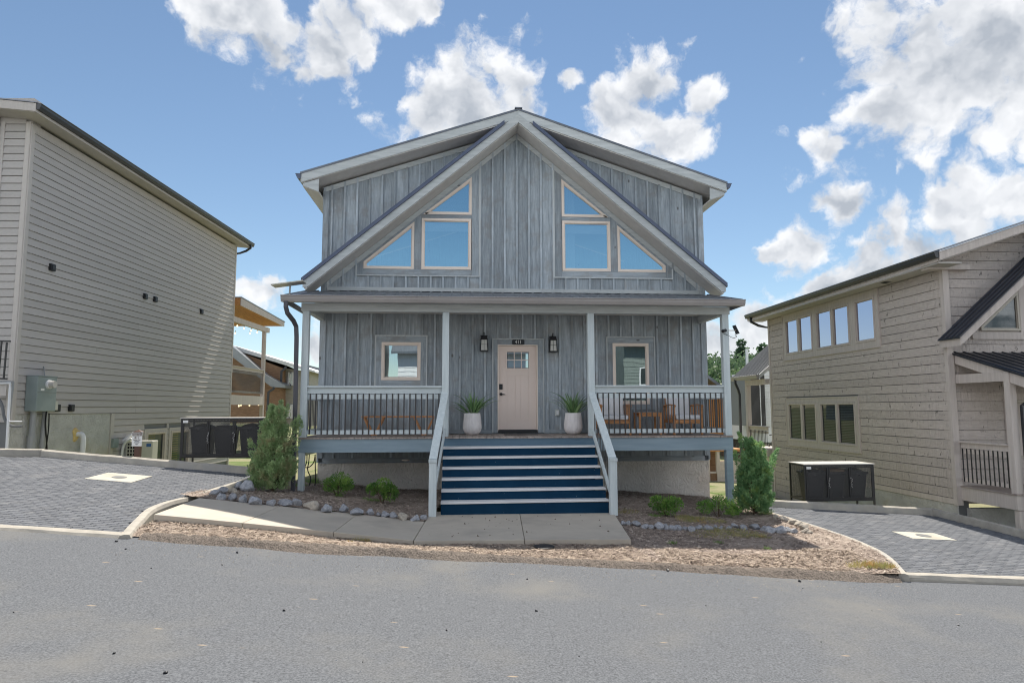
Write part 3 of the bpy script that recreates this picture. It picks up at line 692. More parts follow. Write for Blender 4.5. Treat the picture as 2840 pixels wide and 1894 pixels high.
# ---- crumbled asphalt berm along the road edge
P = densify([(kl[0].x+.16, YR+.17, 0), (-3.5, YR+.14, 0), (-1, YR+.10, 0), (1.5, YR+.08, 0), (kr[0].x-.08, YR+.06, 0)], .06); m = MB(); prof = [(-.26, 0), (-.19, .35), (-.08, .8), (.03, 1), (.13, .75), (.21, .3), (.28, -.1)]
rows = []
for i, p in enumerate(P):
    w = .75+.35*mnoise.noise(Vector((p.x*1.1, 3, 0)))+.15*mnoise.noise(Vector((p.x*5, 3, 0))); h = .075+.03*mnoise.noise(Vector((p.x*1.7, 9, 0))); row = []
    for (u, v) in prof:
        q = Vector((p.x, p.y-u*w, 0)); row.append(len(m.v)); m.v.append((q.x, q.y, zroad(p.x)-.004+h*v+.022*mnoise.noise(Vector((q.x*16, q.y*16, 1)))*(.3+v)))
    rows.append(row)
for a, b in zip(rows, rows[1:]):
    for k in range(len(prof)-1): m.f.append((a[k], a[k+1], b[k+1], b[k]))
m.ob('road_edge', Mt['berm'], kind='structure', smooth=False)
# ================================================================== shared builders for windows, walls, rails
def inset(pts, w):
    n = len(pts); out = []
    area = sum(pts[i][0]*pts[(i+1) % n][1]-pts[(i+1) % n][0]*pts[i][1] for i in range(n)); sg = 1 if area > 0 else -1
    for i in range(n):
        p0, p1, p2 = Vector(pts[i-1]), Vector(pts[i]), Vector(pts[(i+1) % n])
        d1, d2 = (p1-p0).normalized(), (p2-p1).normalized()
        n1, n2 = Vector((-d1.y, d1.x))*sg, Vector((-d2.y, d2.x))*sg
        b = (n1+n2); k = w/max(.25, (1+n1.dot(n2))/1.0); q = p1+b*k
        out.append((q.x, q.y))
    return out
def ring(m, po, pi, T, d0, d1):                      # frame between two outlines, from depth d0 (out) to d1 (in)
    n = len(po)
    for i in range(n):
        j = (i+1) % n
        m.hexa([T(*po[i], d1), T(*po[j], d1), T(*pi[j], d1), T(*pi[i], d1), T(*po[i], d0), T(*po[j], d0), T(*pi[j], d0), T(*pi[i], d0)])
    return m
def window(parent, pts, T, glassm, framem=None, fw=.05, out=.035, name='window', sash=True):
    framem = framem or Mt['winframe']
    m = MB(); pi = inset(pts, fw); ring(m, pts, pi, T, out, -.05)
    if sash: p2 = inset(pi, .018); ring(m, pi, p2, T, .012, -.03); pi = p2
    f = m.ob(name, framem, parent, bevel=.004)
    g = MB(); g.poly([T(*p, -.008) for p in pi]).ob('pane', glassm, f)
    return f
def rect(x0, x1, z0, z1): return [(x0, z0), (x1, z0), (x1, z1), (x0, z1)]
def pieces(z0, z1, cuts):
    segs = [(z0, z1)]
    for (a, b) in cuts:
        o = []
        for (s, e) in segs:
            if b <= s or a >= e: o.append((s, e)); continue
            if a > s: o.append((s, a))
            if b < e: o.append((b, e))
        segs = o
    return [(s, e) for s, e in segs if e-s > .01]
def board_batten(parent, xs, z0, ztop, openings, T, bm, tm, bw=.045, bname='siding_board', tname='batten', thick=.02, ends=True):
    def cut(x0, x1): return [(za, zb) for (xa, xb, za, zb) in openings if xa < (x0+x1)/2 < xb]
    for a, b in zip(xs, xs[1:]):
        brk = sorted({a, b} | {e for o in openings for e in o[:2] if a+.005 < e < b-.005}); m = MB()
        for p, q in zip(brk, brk[1:]):
            for (s, e) in pieces(z0, 99, cut(p, q)):
                t0, t1 = min(e, ztop(p)), min(e, ztop(q))
                if min(t0, t1)-s < .015: continue
                MB().prism([T(p, s, 0), T(q, s, 0), T(q, t1, 0), T(p, t0, 0)], T(0, 0, -thick)-T(0, 0, 0)).ob(bname, bm, parent)
    for x in (xs if ends else xs[1:-1]):
        m = MB()
        for (s, e) in pieces(z0, 99, [(za, zb) for (xa, xb, za, zb) in openings if xa-bw*.4 < x < xb+bw*.4]):
            t0 = min(e, ztop(x))
            if t0-s < .03: continue
            MB().hexa([T(x-bw/2, s, .001), T(x+bw/2, s, .001), T(x+bw/2, s, .028), T(x-bw/2, s, .028), T(x-bw/2, t0, .001), T(x+bw/2, t0, .001), T(x+bw/2, t0, .028), T(x-bw/2, t0, .028)]).ob(tname, tm, parent)
def railing(parent, a, b, zcap, zbot, side, caps, n=None, pitch=.118, bm=None, dz=0., name='railing', capw=.15, face=.12, rh=.10):
    """a, b: ends in plan with their deck heights (x, y, z); side: unit vector towards the outside"""
    a, b, sd = Vector(a), Vector(b), Vector(side)
    up = Vector((0, 0, 1)); L = (b-a).length; bm = bm or Mt['baluster']
    o = MB().bar(a+up*(zcap-.02), b+up*(zcap-.02), capw, .04).ob(name, caps, parent, bevel=.006)
    MB().bar(a+up*(zcap-.04-face/2)+sd*.0, b+up*(zcap-.04-face/2), .035, face).ob('rail_face', caps, o)
    MB().bar(a+up*(zcap-.04-face-.02-rh/2), b+up*(zcap-.04-face-.02-rh/2), .035, rh).ob('upper_rail', caps, o)
    MB().bar(a+up*(zbot+.045), b+up*(zbot+.045), .035, .09).ob('lower_rail', caps, o)
    n = n or int(L/pitch); d = (b-a)/n
    me, c = MB().box(-.013, .013, -.006, .006, 0, zcap-.04-face-.005-zbot).data('baluster', bm)
    ang = math.atan2(d.y, d.x)
    for i in range(n):
        p = a+d*(i+.5)+sd*.026+up*(zbot)
        inst(me, 'baluster', o, p, (0, 0, ang))
    return o
def sq_pipe(pts, w, h):
    m = MB(); P = [Vector(p) for p in pts]; n = len(P); rows = []
    for i, p in enumerate(P):
        d = (P[min(i+1, n-1)]-P[max(i-1, 0)]).normalized()
        ref = Vector((1, 0, 0)) if abs(d.x) < .9 else Vector((0, 1, 0))
        v = d.cross(ref).normalized(); u = v.cross(d).normalized()
        rows.append([len(m.v)+k for k in range(4)])
        m.v += [tuple(p+u*(w/2*a)+v*(h/2*b)) for a, b in ((-1,-1),(1,-1),(1,1),(-1,1))]
    for a, b in zip(rows, rows[1:]):
        for k in range(4): m.f.append((a[k], a[(k+1) % 4], b[(k+1) % 4], b[k]))
    m.f.append(tuple(rows[0][::-1])); m.f.append(tuple(rows[-1])); return m
def gutter_prof(m, p0, p1, out, w=.12, h=.13):       # K-profile gutter between two points at its top back edge
    p0, p1, o = Vector(p0), Vector(p1), Vector(out); up = Vector((0, 0, 1))
    pr = [(0, 0), (w*.95, 0), (w, -.015), (w*.86, -.03), (w*.80, -h*.55), (w*.55, -h), (0, -h)]
    a = [p0+o*u+up*v for u, v in pr]; return m.prism(a, p1-p0)

# ================================================================== the grey cabin (number 411)
cabin = thing('cabin', 'grey washed board and batten cabin with steep front gable, blue stairs and porch', 'house', (0, 0, -1.4))
TF = lambda x, z, d: Vector((x, -d, z))              # front wall plane, d outwards
PIT_ = .297; HW = 4.64
gable = lambda x: 7.37-.833*abs(x); dorm = lambda x: 7.44-.333*abs(x)
xs = [-HW]+[PIT_*k for k in range(-15, 16)]+[HW]
openU = []
for s in (-1, 1):
    a, b = sorted((s*.891, s*3.861)); openU.append((a, b, 3.765, 0))
openU2 = []
upper = MB().box(-HW, HW, .04, .10, 3.2, 3.33).ob('upper_wall', Mt['wallwood'], cabin)
# boards below the window groups and above the steep gable
for s in (-1, 1):
    g = [x for x in xs if (.88 < s*x < 3.87)]; g.sort()
    board_batten(upper, g, 3.385, lambda x: 3.765, [], TF, Mt['wallwood'], Mt['batten'], ends=False)
    up_ = [x for x in xs if .88 < s*x]; up_.sort()
    # dormer wall above the gable roof
    for a, b in zip(up_, up_[1:]):
        if min(abs(a), abs(b)) > 3.85: continue
        z0 = lambda x: gable(x)+.05
        if dorm(a)-z0(a) < .05 and dorm(b)-z0(b) < .05: continue
        MB().prism([TF(a, max(z0(a), 3.385), 0), TF(b, max(z0(b), 3.385), 0), TF(b, dorm(b), 0), TF(a, dorm(a), 0)], (0, .02, 0)).ob('siding_board', Mt['wallwood'], upper)
    for x in up_:
        zb = max(gable(x)+.05, 3.385)
        if dorm(x)-zb > .1 and .9 < abs(x) < 3.85: MB().box(x-.0225, x+.0225, -.027, -.001, zb, dorm(x)-.10).ob('batten', Mt['batten'], upper)
    out_ = [x for x in xs if s*x > 3.85]; out_.sort()
    board_batten(upper, out_, 3.385, lambda x: dorm(x), [], TF, Mt['wallwood'], Mt['batten'])
mid = [x for x in xs if abs(x) < .90]
board_batten(upper, mid, 3.385, lambda x: gable(x), [], TF, Mt['wallwood'], Mt['batten'])
for s in (-1, 1):
    # rake trims on the wall
    MB().prism([TF(0, 7.37, .001), TF(s*4.55, gable(4.55), .001), TF(s*4.55, gable(4.55)-.14, .001), TF(0, 7.37-.14, .001)], (0, -.022, 0)).ob('rake_trim', Mt['trim_x'], cabin)
    MB().prism([TF(s*.7, dorm(.7), .001), TF(s*HW, dorm(HW), .001), TF(s*HW, dorm(HW)-.12, .001), TF(s*.7, dorm(.7)-.12, .001)], (0, -.022, 0)).ob('rake_trim', Mt['trim_x'], cabin)
    MB().box(*sorted((s*(HW-.11), s*(HW+.025))), -.03, .10, 3.3, dorm(HW)-.1).ob('corner_board', Mt['wallwood'], cabin)
    MB().box(*sorted((s*(HW-.11), s*(HW+.025))), -.03, .10, -.64, 2.9).ob('corner_board', Mt['wallwood'], cabin)
    # window casing boards
    cas = lambda pts: MB().prism([TF(s*x, z, .001) for x, z in pts], (0, -.024, 0)).ob('casing_board', Mt['wallwood_x'], cabin)
    casz = lambda pts: MB().prism([TF(s*x, z, .001) for x, z in pts], (0, -.026, 0)).ob('casing_board', Mt['wallwood'], cabin)
    G = lambda x: gable(x)-.145
    casz([(.93, 3.78), (1.10, 3.78), (1.10, G(1.10)), (.93, G(.93))])
    casz([(2.312, 3.925), (2.482, 3.925), (2.482, G(2.482)), (2.312, G(2.312))])
    casz([(3.688, 3.78), (3.83, 3.78), (3.83, G(3.83)), (3.688, G(3.688))])
    cas([(1.103, 3.78), (3.685, 3.78), (3.685, 3.922), (1.103, 3.922)])
    cas([(1.103, 5.183), (2.309, 5.183), (2.309, 5.278), (1.103, 5.278)])
    H1 = lambda x: 6.235-.81*(x-1.10)
    cas([(1.103, H1(1.10)), (2.28, H1(2.28)), (2.309, 5.28), (2.309, G(2.309)), (1.103, G(1.103))])
    H2 = lambda x: 4.09+(3.685-x)*.835
    cas([(2.484, H2(2.484)), (3.685, H2(3.685)), (3.685, G(3.685)), (2.484, G(2.484))])
    # thin edging strip around the group
    e = MB(); e.box(*sorted((s*.885, s*.93)), -.036, -.001, 3.75, G(.93)); e.box(*sorted((s*.93, s*3.86)), -.036, -.001, 3.75, 3.779); e.box(*sorted((s*3.832, s*3.862)), -.036, -.001, 3.78, G(3.862)); e.ob('casing_edge', Mt['trim_z'], cabin)
    P2 = lambda pts: [(s*x, z) for x, z in pts]
    window(cabin, P2(rect(1.113, 2.309, 3.924, 5.181)), TF, Mt['glass_blue'], fw=.06)
    window(cabin, P2([(2.486, 3.922), (3.683, 3.922), (3.683, 4.09), (2.486, 5.092)]), TF, Mt['glass_blue'], fw=.055)
    window(cabin, P2([(1.105, 5.281), (2.27, 5.281), (2.24, 5.31), (1.105, 6.23)]), TF, Mt['glass_blue'], fw=.055)
MB().box(-HW+.12, HW-.12, -.03, -.001, 3.388, 3.475).ob('base_trim', Mt['trim_x'], cabin)
# blinds and curtains behind the square panes
for s in (-1, 1):
    for k in range(6): MB().box(*sorted((s*1.19, s*2.23)), .07, .11, 5.075-.032*k-.026, 5.075-.032*k).ob('blind_slat', Mt['blind'], cabin)
m = MB()
for k in range(14):
    x = 1.15+.023*k; m.tube([(x, .20+.02*(k % 2), 3.6), (x, .20+.02*(k % 2), 6.2)], .016, 6)
m.ob('curtain', Mt['curtain'], cabin, smooth=True)
# roofs ----------------------------------------------------------------
YB = 8.0
for s in (-1, 1):
    tl = lambda x: 7.72-.333*x
    sl_ = MB().prism([(0, -.56, tl(0)-.24), (s*5.05, -.56, tl(5.05)-.22), (s*5.05, -.56, tl(5.05)), (0, -.56, tl(0))], (0, YB+.56, 0)).ob('roof', Mt['soffit'], cabin)
    MB().prism([(0, -.585, tl(0)-.21), (s*5.05, -.585, tl(5.05)-.21), (s*5.05, -.585, tl(5.05)-.01), (0, -.585, tl(0)-.01)], (0, .024, 0)).ob('rake_fascia', Mt['trim_x'], sl_)
    MB().prism([(0, -.60, tl(0)-.012), (s*5.09, -.60, tl(5.09)-.012), (s*5.09, -.60, tl(5.09)+.035), (0, -.60, tl(0)+.035)], (0, YB+.66, 0)).ob('roof_metal', Mt['roof_metal'], sl_)
    MB().box(*sorted((s*5.052, s*5.075)), -.58, YB, tl(5.05)-.22, tl(5.05)-.02).ob('eave_fascia', Mt['trim_y'], sl_)
    g = MB(); gutter_prof(g, (s*5.077, -.60, tl(5.09)-.0), (s*5.077, YB, tl(5.09)), (s, 0, 0), .12, .12); g.ob('gutter', Mt['rake_metal'], sl_)
    MB().prism([(s*4.67, -.54, tl(4.67)-.24), (s*5.03, -.54, tl(5.03)-.23), (s*5.03, -.54, tl(5.03)-.29), (s*4.67, -.54, tl(4.67)-.55)], (0, .04, 0)).ob('eave_return', Mt['trim_x'], sl_)
    MB().prism([(s*4.665, -.50, tl(4.67)-.56), (s*5.04, -.50, tl(5.03)-.30), (s*5.04, -.50, tl(5.03)-.27), (s*4.665, -.50, tl(4.67)-.53)], (0, YB+.4, 0)).ob('eave_soffit', Mt['soffit'], sl_)
    # steep front gable
    st = lambda x: 7.615-.833*x
    gl = MB().prism([(0, -.57, st(0)-.235), (s*4.90, -.57, st(4.90)-.235), (s*4.95, -.57, st(4.95)-.12), (s*4.95, -.57, st(4.95)), (0, -.57, st(0))], (0, .565, 0)).ob('gable_roof', Mt['soffit'], cabin)
    MB().prism([(0, -.61, st(0)-.215), (s*4.86, -.61, st(4.86)-.215), (s*4.955, -.61, st(4.955)-.13), (s*4.955, -.61, st(4.955)), (0, -.61, st(0))], (0, .038, 0)).ob('gable_fascia', Mt['trim_x'], gl)
    MB().prism([(s*.34, -.65, st(.34)+.004), (s*4.985, -.65, st(4.985)+.004), (s*4.985, -.65, st(4.985)+.10), (s*.34, -.65, st(.34)+.10)], (0, .648, 0)).ob('gable_metal', Mt['rake_metal'], gl)
    MB().box(*sorted((s*4.60, s*HW)), .101, YB-.1, -1.9, 6.0).ob('side_wall', Mt['wallwood'], cabin)
MB().box(-.09, .09, -.62, YB, 7.745, 7.775).ob('ridge_cap', Mt['roof_metal'], cabin)
MB().prism([(-HW, YB-.2, -1.9), (HW, YB-.2, -1.9), (HW, YB-.2, 5.9), (0, YB-.2, 7.45), (-HW, YB-.2, 5.9)], (0, .1, 0)).ob('rear_wall', Mt['wallwood'], cabin)
MB().box(-4.5, 4.5, .15, YB-.3, 2.98, 3.1).ob('upper_floor', Mt['room_dark'], cabin)
MB().box(-4.5, 4.5, .15, YB-.3, -.25, -.12).ob('ground_floor', Mt['room_dark'], cabin)
# lower wall ------------------------------------------------------------
lower = MB().box(-HW+.02, HW-.02, .03, .09, -.05, .02).ob('lower_wall', Mt['wallwood'], cabin)
xl = [-HW+.09]+[.13+.3*k for k in range(-15, 16) if abs(.13+.3*k) < HW-.15]+[HW-.09]
opn = [(-3.375, -2.142, 1.11, 2.332), (2.165, 3.37, .55, 2.332), (-.602, .645, 0, 2.266)]
board_batten(lower, xl, .0, lambda x: 2.95, opn, TF, Mt['wallwood'], Mt['batten'])
MB().box(-HW+.12, -.61, -.036, -.0285, .012, .10).ob('base_trim', Mt['wallwood_x'], cabin); MB().box(.65, HW-.12, -.036, -.0285, .012, .10).ob('base_trim', Mt['wallwood_x'], cabin)
def cased_window(x0, x1, z0, z1, cx0, cx1, cz0, cz1, gm):
    MB().box(cx0+.03, x0, -.024, -.001, cz0, z1).ob('casing_board', Mt['wallwood'], cabin); MB().box(x1, cx1-.03, -.024, -.001, cz0, z1).ob('casing_board', Mt['wallwood'], cabin)
    MB().box(cx0+.03, cx1-.03, -.026, -.001, z1+.001, cz1-.03).ob('casing_board', Mt['wallwood_x'], cabin); MB().box(x0+.001, x1-.001, -.026, -.001, cz0, z0).ob('casing_board', Mt['wallwood_x'], cabin)
    c = MB(); c.box(cx0, cx0+.03, -.036, -.001, .1, cz1-.03); c.box(cx1-.03, cx1, -.036, -.001, .1, cz1-.03); c.box(cx0, cx1, -.036, -.001, cz1-.03, cz1); c.ob('casing_edge', Mt['trim_z'], cabin)
    return window(cabin, rect(x0, x1, z0, z1), TF, gm, fw=.062)
cased_window(-3.22, -2.30, 1.262, 2.163, -3.375, -2.142, 1.11, 2.332, Mt['glass_grey'])
cased_window(2.318, 3.207, .69, 2.167, 2.165, 3.37, .55, 2.332, Mt['glass_grey'])
MB().box(2.34, 3.18, -.024, .02, 1.06, 1.12).ob('meeting_rail', Mt['winframe'], cabin)
# door -------------------------------------------------------------------
dx = .01
MB().box(-.57, -.452+dx-.03, -.024, -.001, .02, 2.235).ob('casing_board', Mt['wallwood'], cabin); MB().box(.452+dx+.03, .615, -.024, -.001, .02, 2.235).ob('casing_board', Mt['wallwood'], cabin)
MB().box(-.452+dx-.03, .452+dx+.03, -.026, -.001, 2.115, 2.235).ob('casing_board', Mt['wallwood_x'], cabin)
c = MB(); c.box(-.602, -.571, -.036, -.001, .02, 2.236); c.box(.616, .645, -.036, -.001, .02, 2.236); c.box(-.602, .645, -.036, -.001, 2.236, 2.266); c.ob('casing_edge', Mt['trim_z'], cabin)
c = MB(); c.box(-.452+dx-.03, -.452+dx, -.03, .06, .04, 2.115); c.box(.452+dx, .452+dx+.03, -.03, .06, .04, 2.115); c.box(-.452+dx, .452+dx, -.03, .06, 2.088, 2.115); c.ob('door_frame', Mt['winframe'], cabin)
TD = lambda x, z, d: Vector((x+dx, .025-d, z))
m = MB(); lx0, lx1, lz0, lz1 = -.253, .268, 1.555, 1.945
def dbox(x0, x1, z0, z1, d0=0., d1=-.045): m.hexa([TD(x0,z0,d1),TD(x1,z0,d1),TD(x1,z0,d0),TD(x0,z0,d0),TD(x0,z1,d1),TD(x1,z1,d1),TD(x1,z1,d0),TD(x0,z1,d0)])
dbox(-.45, lx0, .095, 2.085); dbox(lx1, .45, .095, 2.085); dbox(lx0, lx1, lz1, 2.085); dbox(lx0, lx1, 1.386, lz0); dbox(lx0, lx1, .095, .324)
dbox(-.045, .062, .324, 1.386)
dbox(lx0, -.045, .324, 1.386, -.010); dbox(.062, lx1, .324, 1.386, -.010)
door = m.ob('door', Mt['door'], cabin, bevel=.003)
m = MB(); ring(m, rect(lx0-.035, lx1+.035, lz0-.035, lz1+.035), rect(lx0, lx1, lz0, lz1), TD, .012, -.02)
for k in (1, 2): x = lx0+(lx1-lx0)*k/3; dbox(x-.010, x+.010, lz0, lz1, .010, -.02)
dbox(lx0, lx1, (lz0+lz1)/2-.010, (lz0+lz1)/2+.010, .009, -.02)
m.ob('door_lite_frame', Mt['door'], door)
for i in range(3):
    for j in range(2):
        w3, h2 = (lx1-lx0)/3, (lz1-lz0)/2
        MB().poly([TD(lx0+w3*i+.01, lz0+h2*j+.01, -.006), TD(lx0+w3*(i+1)-.01, lz0+h2*j+.01, -.006), TD(lx0+w3*(i+1)-.01, lz0+h2*(j+1)-.01, -.006), TD(lx0+w3*i+.01, lz0+h2*(j+1)-.01, -.006)]).ob('door_pane', Mt['glass_grey'], door)
MB().hexa([TD(-.44,1.045,0),TD(-.36,1.045,0),TD(-.36,1.045,.025),TD(-.44,1.045,.025),TD(-.44,1.175,0),TD(-.36,1.175,0),TD(-.36,1.175,.022),TD(-.44,1.175,.022)]).ob('keypad_lock', Mt['signblack'], door, bevel=.006)
m = MB(); m.tube([TD(-.398,.935,0), TD(-.398,.935,.02)], .034, 16); m.tube([TD(-.398,.935,.02), TD(-.398,.935,.055), TD(-.37,.932,.058), TD(-.30,.925,.055)], .010, 8); m.ob('door_handle', Mt['signblack'], door)
MB().box(-.46, .48, -.045, .05, .03, .09).ob('threshold', Mt['signblack'], cabin)
# foundation and skirt ---------------------------------------------------
xf = [-HW+.03]+[-HW+.35+.44*k for k in range(20)]+[HW-.03]
board_batten(lower, [x for x in xf if x < HW], -.64, lambda x: -.03, [], TF, Mt['wallwood'], Mt['batten'])
MB().box(-HW+.02, HW-.02, -.03, -.021, -.66, -.54).ob('skirt_trim', Mt['wallwood_x'], cabin)
MB().box(-HW, HW, .012, .2, -2.2, -.661).ob('foundation', Mt['stucco'], cabin)
# porch ------------------------------------------------------------------
PF = -1.60
deck = MB().box(-4.66, 4.55, -1.5, -.03, -.16, -.045).ob('porch_floor', Mt['fascia_blue'], cabin)
x = -4.715
me, c = MB().box(-.069, .069, -.805, .805, -.032, 0).data('deck_board', Mt['deck'])
while x < 4.55:
    inst(me, 'deck_board', deck, (x+.0725, PF/2-.025+random.uniform(-.004, .004), -.034+random.uniform(-.001, .001)), (0, 0, random.uniform(-.0015, .0015))); x += .1455
MB().box(-4.71, -1.76, PF, PF+.04, -.315, -.034).ob('porch_beam', Mt['fascia_blue'], cabin, bevel=.004); MB().box(1.57, 4.60, PF, PF+.04, -.315, -.034).ob('porch_beam', Mt['fascia_blue'], cabin, bevel=.004)
MB().box(-4.71, -4.67, PF+.041, 0, -.315, -.05).ob('porch_beam', Mt['fascia_blue'], cabin); MB().box(4.56, 4.60, PF+.041, 0, -.315, -.05).ob('porch_beam', Mt['fascia_blue'], cabin)
for k in range(9): MB().box(-4.4+k*1.1, -4.36+k*1.1, PF+.05, -.03, -.28, -.165).ob('joist', Mt['fascia_blue'], cabin)
posts = [(-4.70, -4.56), (-1.742, -1.597), (1.418, 1.563), (4.44, 4.588)]
for (a, b) in posts: MB().box(a, b, PF-.002, PF+.145, .002, 2.665).ob('porch_post', Mt['rail_z'], cabin, bevel=.008)
MB().box(-4.70, -4.58, PF+.0, PF+.12, -1.45, -.316).ob('porch_post', Mt['rail_z'], cabin, bevel=.006); MB().box(4.44, 4.585, PF+.0, PF+.14, -1.95, -.316).ob('porch_post', Mt['fascia_blue'], cabin, bevel=.006)
MB().box(-4.73, 4.62, PF, PF+.15, 2.667, 2.84).ob('porch_header', Mt['trim_x'], cabin, bevel=.005)
for xx in (-4.63, 4.52): MB().box(xx-.06, xx+.06, PF+.151, -.001, 2.67, 2.83).ob('porch_header', Mt['trim_y'], cabin)
MB().box(-4.95, 4.70, -1.98, -1.601, 2.842, 2.862).ob('porch_soffit', Mt['trim_x'], cabin); MB().box(-4.60, 4.5, PF+.152, -.03, 2.842, 2.86).ob('porch_ceiling', Mt['soffit'], cabin)
MB().box(-4.96, 4.71, -2.0, -1.981, 2.80, 2.90).ob('porch_fascia', Mt['trim_x'], cabin)
ry0, rz0, ry1, rz1 = -2.03, 2.925, -.002, 3.375
pr = MB().prism([(-5.0, ry0, rz0-.02), (4.75, ry0, rz0-.02), (4.75, ry1, rz1-.02), (-5.0, ry1, rz1-.02)], (0, 0, .02)).ob('porch_roof', Mt['roof_metal'], cabin)
rp = MB(); rp.prism([(-.026, ry0, rz0), (.026, ry0, rz0), (.013, ry0, rz0+.022), (-.013, ry0, rz0+.022)], (0, ry1-ry0, rz1-rz0)); rme, rc = rp.data('roof_rib', Mt['roof_metal'])
for k in range(41): inst(rme, 'roof_rib', pr, (-4.97+k*.2425, rc.y, rc.z))
g = MB(); gutter_prof(g, (-5.035, -2.001, 2.925), (4.775, -2.001, 2.925), (0, -1, 0), .12, .135); g.ob('gutter', Mt['gutter'], pr, bevel=.003)
for xx in (-5.037, 4.761): MB().box(xx, xx+.016, -1.999, .0, 2.80, 2.92).ob('gutter_end', Mt['gutter'], pr)
sq_pipe([(-4.93, -2.06, 2.80), (-4.93, -2.06, 2.68), (-4.91, -2.0, 2.56), (-4.83, -1.80, 2.42), (-4.80, -1.70, 2.32), (-4.79, -1.68, 2.1), (-4.775, -1.68, .8), (-4.77, -1.68, -1.24)], .085, .065).ob('downspout', Mt['downpipe'], cabin, bevel=.01)
MB().box(-4.80, -4.62, .03, .13, 2.86, 3.38).ob('roof_end_board', Mt['trim_y'], cabin)
railing(cabin, (-4.56, PF+.07, 0), (-1.745, PF+.07, 0), 1.08, .06, (0, -1, 0), Mt['rail_x'])
railing(cabin, (1.566, PF+.07, 0), (4.437, PF+.07, 0), 1.095, .06, (0, -1, 0), Mt['rail_x'])
railing(cabin, (-4.63, PF+.15, 0), (-4.63, -.04, 0), 1.06, .06, (-1, 0, 0), Mt['rail_x'])
railing(cabin, (4.515, PF+.15, 0), (4.515, -.04, 0), 1.08, .06, (1, 0, 0), Mt['rail_x'])
# stairs -----------------------------------------------------------------
SX0, SX1, RUN, RISE = -1.70, 1.50, .252, .19
stairs = MB().box(SX0+.02, SX1-.02, PF-.30, PF+.05, -1.30, -.40).ob('stairs', Mt['riser'], cabin)
MB().box(-1.755, 1.565, PF-.001, PF+.04, -.20, -.034).ob('top_riser', Mt['riser_top'], stairs)
for i in range(1, 7):
    yf = PF-RUN*i; z = -RISE*i; tl_ = random.uniform(-.004, .004)
    MB().hexa([(SX0, yf-.02, z-.042+tl_-.008), (SX1, yf-.02, z-.042+.012), (SX1, yf+RUN-.002, z-.042), (SX0, yf+RUN-.002, z-.042), (SX0, yf-.02, z-.008), (SX1, yf-.02, z+.012), (SX1, yf+RUN-.002, z+.004), (SX0, yf+RUN-.002, z-.004)]).ob('tread', Mt['nosing'], stairs, bevel=.006)
    MB().box(SX0+.004, SX1-.004, yf+.006, yf+.03, -RISE*(i+1)-.05 if i < 6 else -1.40, z-.046).ob('riser', Mt['riser'], stairs)
# stair rails
yb = PF-RUN*6-.07
for (xt, xb, sd) in ((-1.672, -1.845, -1), (1.488, 1.552, 1)):
    MB().box(xb-.07, xb+.07, yb-.14, yb, -1.41, -.40).ob('stair_post', Mt['rail_z'], stairs, bevel=.008)
    r = MB().bar((xt, PF+.02, .93), (xb, yb-.05, -.345), .15, .045, up=(0, -.6, .8)).ob('stair_rail', Mt['rail_z'], stairs, bevel=.006)
    MB().box(xb-.078, xb+.078, yb-.16, yb-.02, -.40, -.338).ob('post_cap', Mt['rail_z'], r, bevel=.006)
    MB().bar((xt, PF-.02, .80), (xb, yb-.02, -.47), .04, .10, up=(0, -.6, .8)).ob('upper_rail', Mt['rail_z'], r)
    MB().bar((xt, PF-.02, .14), (xb, yb-.02, -1.13), .04, .10, up=(0, -.6, .8)).ob('lower_rail', Mt['rail_z'], r)
    bme, bc = MB().box(-.012, .012, -.006, .006, -.34, .34).data('baluster', Mt['baluster'])
    for k in range(12):
        t = (k+.6)/12.4; p = Vector((xt, PF-.02, .47)).lerp(Vector((xb, yb-.02, -.80)), t)
        inst(bme, 'baluster', r, (p.x+sd*.03, p.y, p.z-.34), (0, 0, R(90)))

# rear deck of the cabin, two levels of brown timber (mirrored in the right house's windows)
for zz in (.0, -1.6):
    MB().box(-HW, HW, YB-.05, YB+2.6, zz-.22, zz-.02).ob('rear_deck', Mt['brownlog'], cabin)
    MB().box(-HW, HW, YB+2.5, YB+2.6, zz+.85, zz+.97).ob('rear_rail', Mt['cedar'], cabin); MB().box(HW-.1, HW, YB, YB+2.49, zz+.85, zz+.97).ob('rear_rail', Mt['cedar'], cabin)
for xx in (-HW, 0, HW-.14): MB().box(xx, xx+.14, YB+2.3, YB+2.44, -2.6, 2.7).ob('rear_post', Mt['brownlog'], cabin)
MB().box(-HW, HW, YB+.0, YB+2.5, 2.71, 2.85).ob('rear_porch_roof', Mt['brownlog'], cabin)
# ================================================================== things on and around the porch
def text_mesh(name, s, size, origin, mat, parent, rot=(R(90), 0, 0), extr=.002, align='CENTER', sx=1.0):
    cu = bpy.data.curves.new(name, 'FONT'); cu.body = s; cu.size = size; cu.extrude = extr; cu.align_x = align; cu.align_y = 'CENTER'; cu.resolution_u = 3
    tmp = bpy.data.objects.new(name+'_tmp', cu); COL.objects.link(tmp)
    dg = bpy.context.evaluated_depsgraph_get(); dg.update()
    me = bpy.data.meshes.new_from_object(tmp.evaluated_get(dg)); me.materials.clear(); me.materials.append(mat); me.name = name
    bpy.data.objects.remove(tmp, do_unlink=True); bpy.data.curves.remove(cu)
    o = bpy.data.objects.new(name, me); COL.objects.link(o); place(o, parent, origin); o.rotation_euler = rot; o.scale = (sx, 1, 1); return o
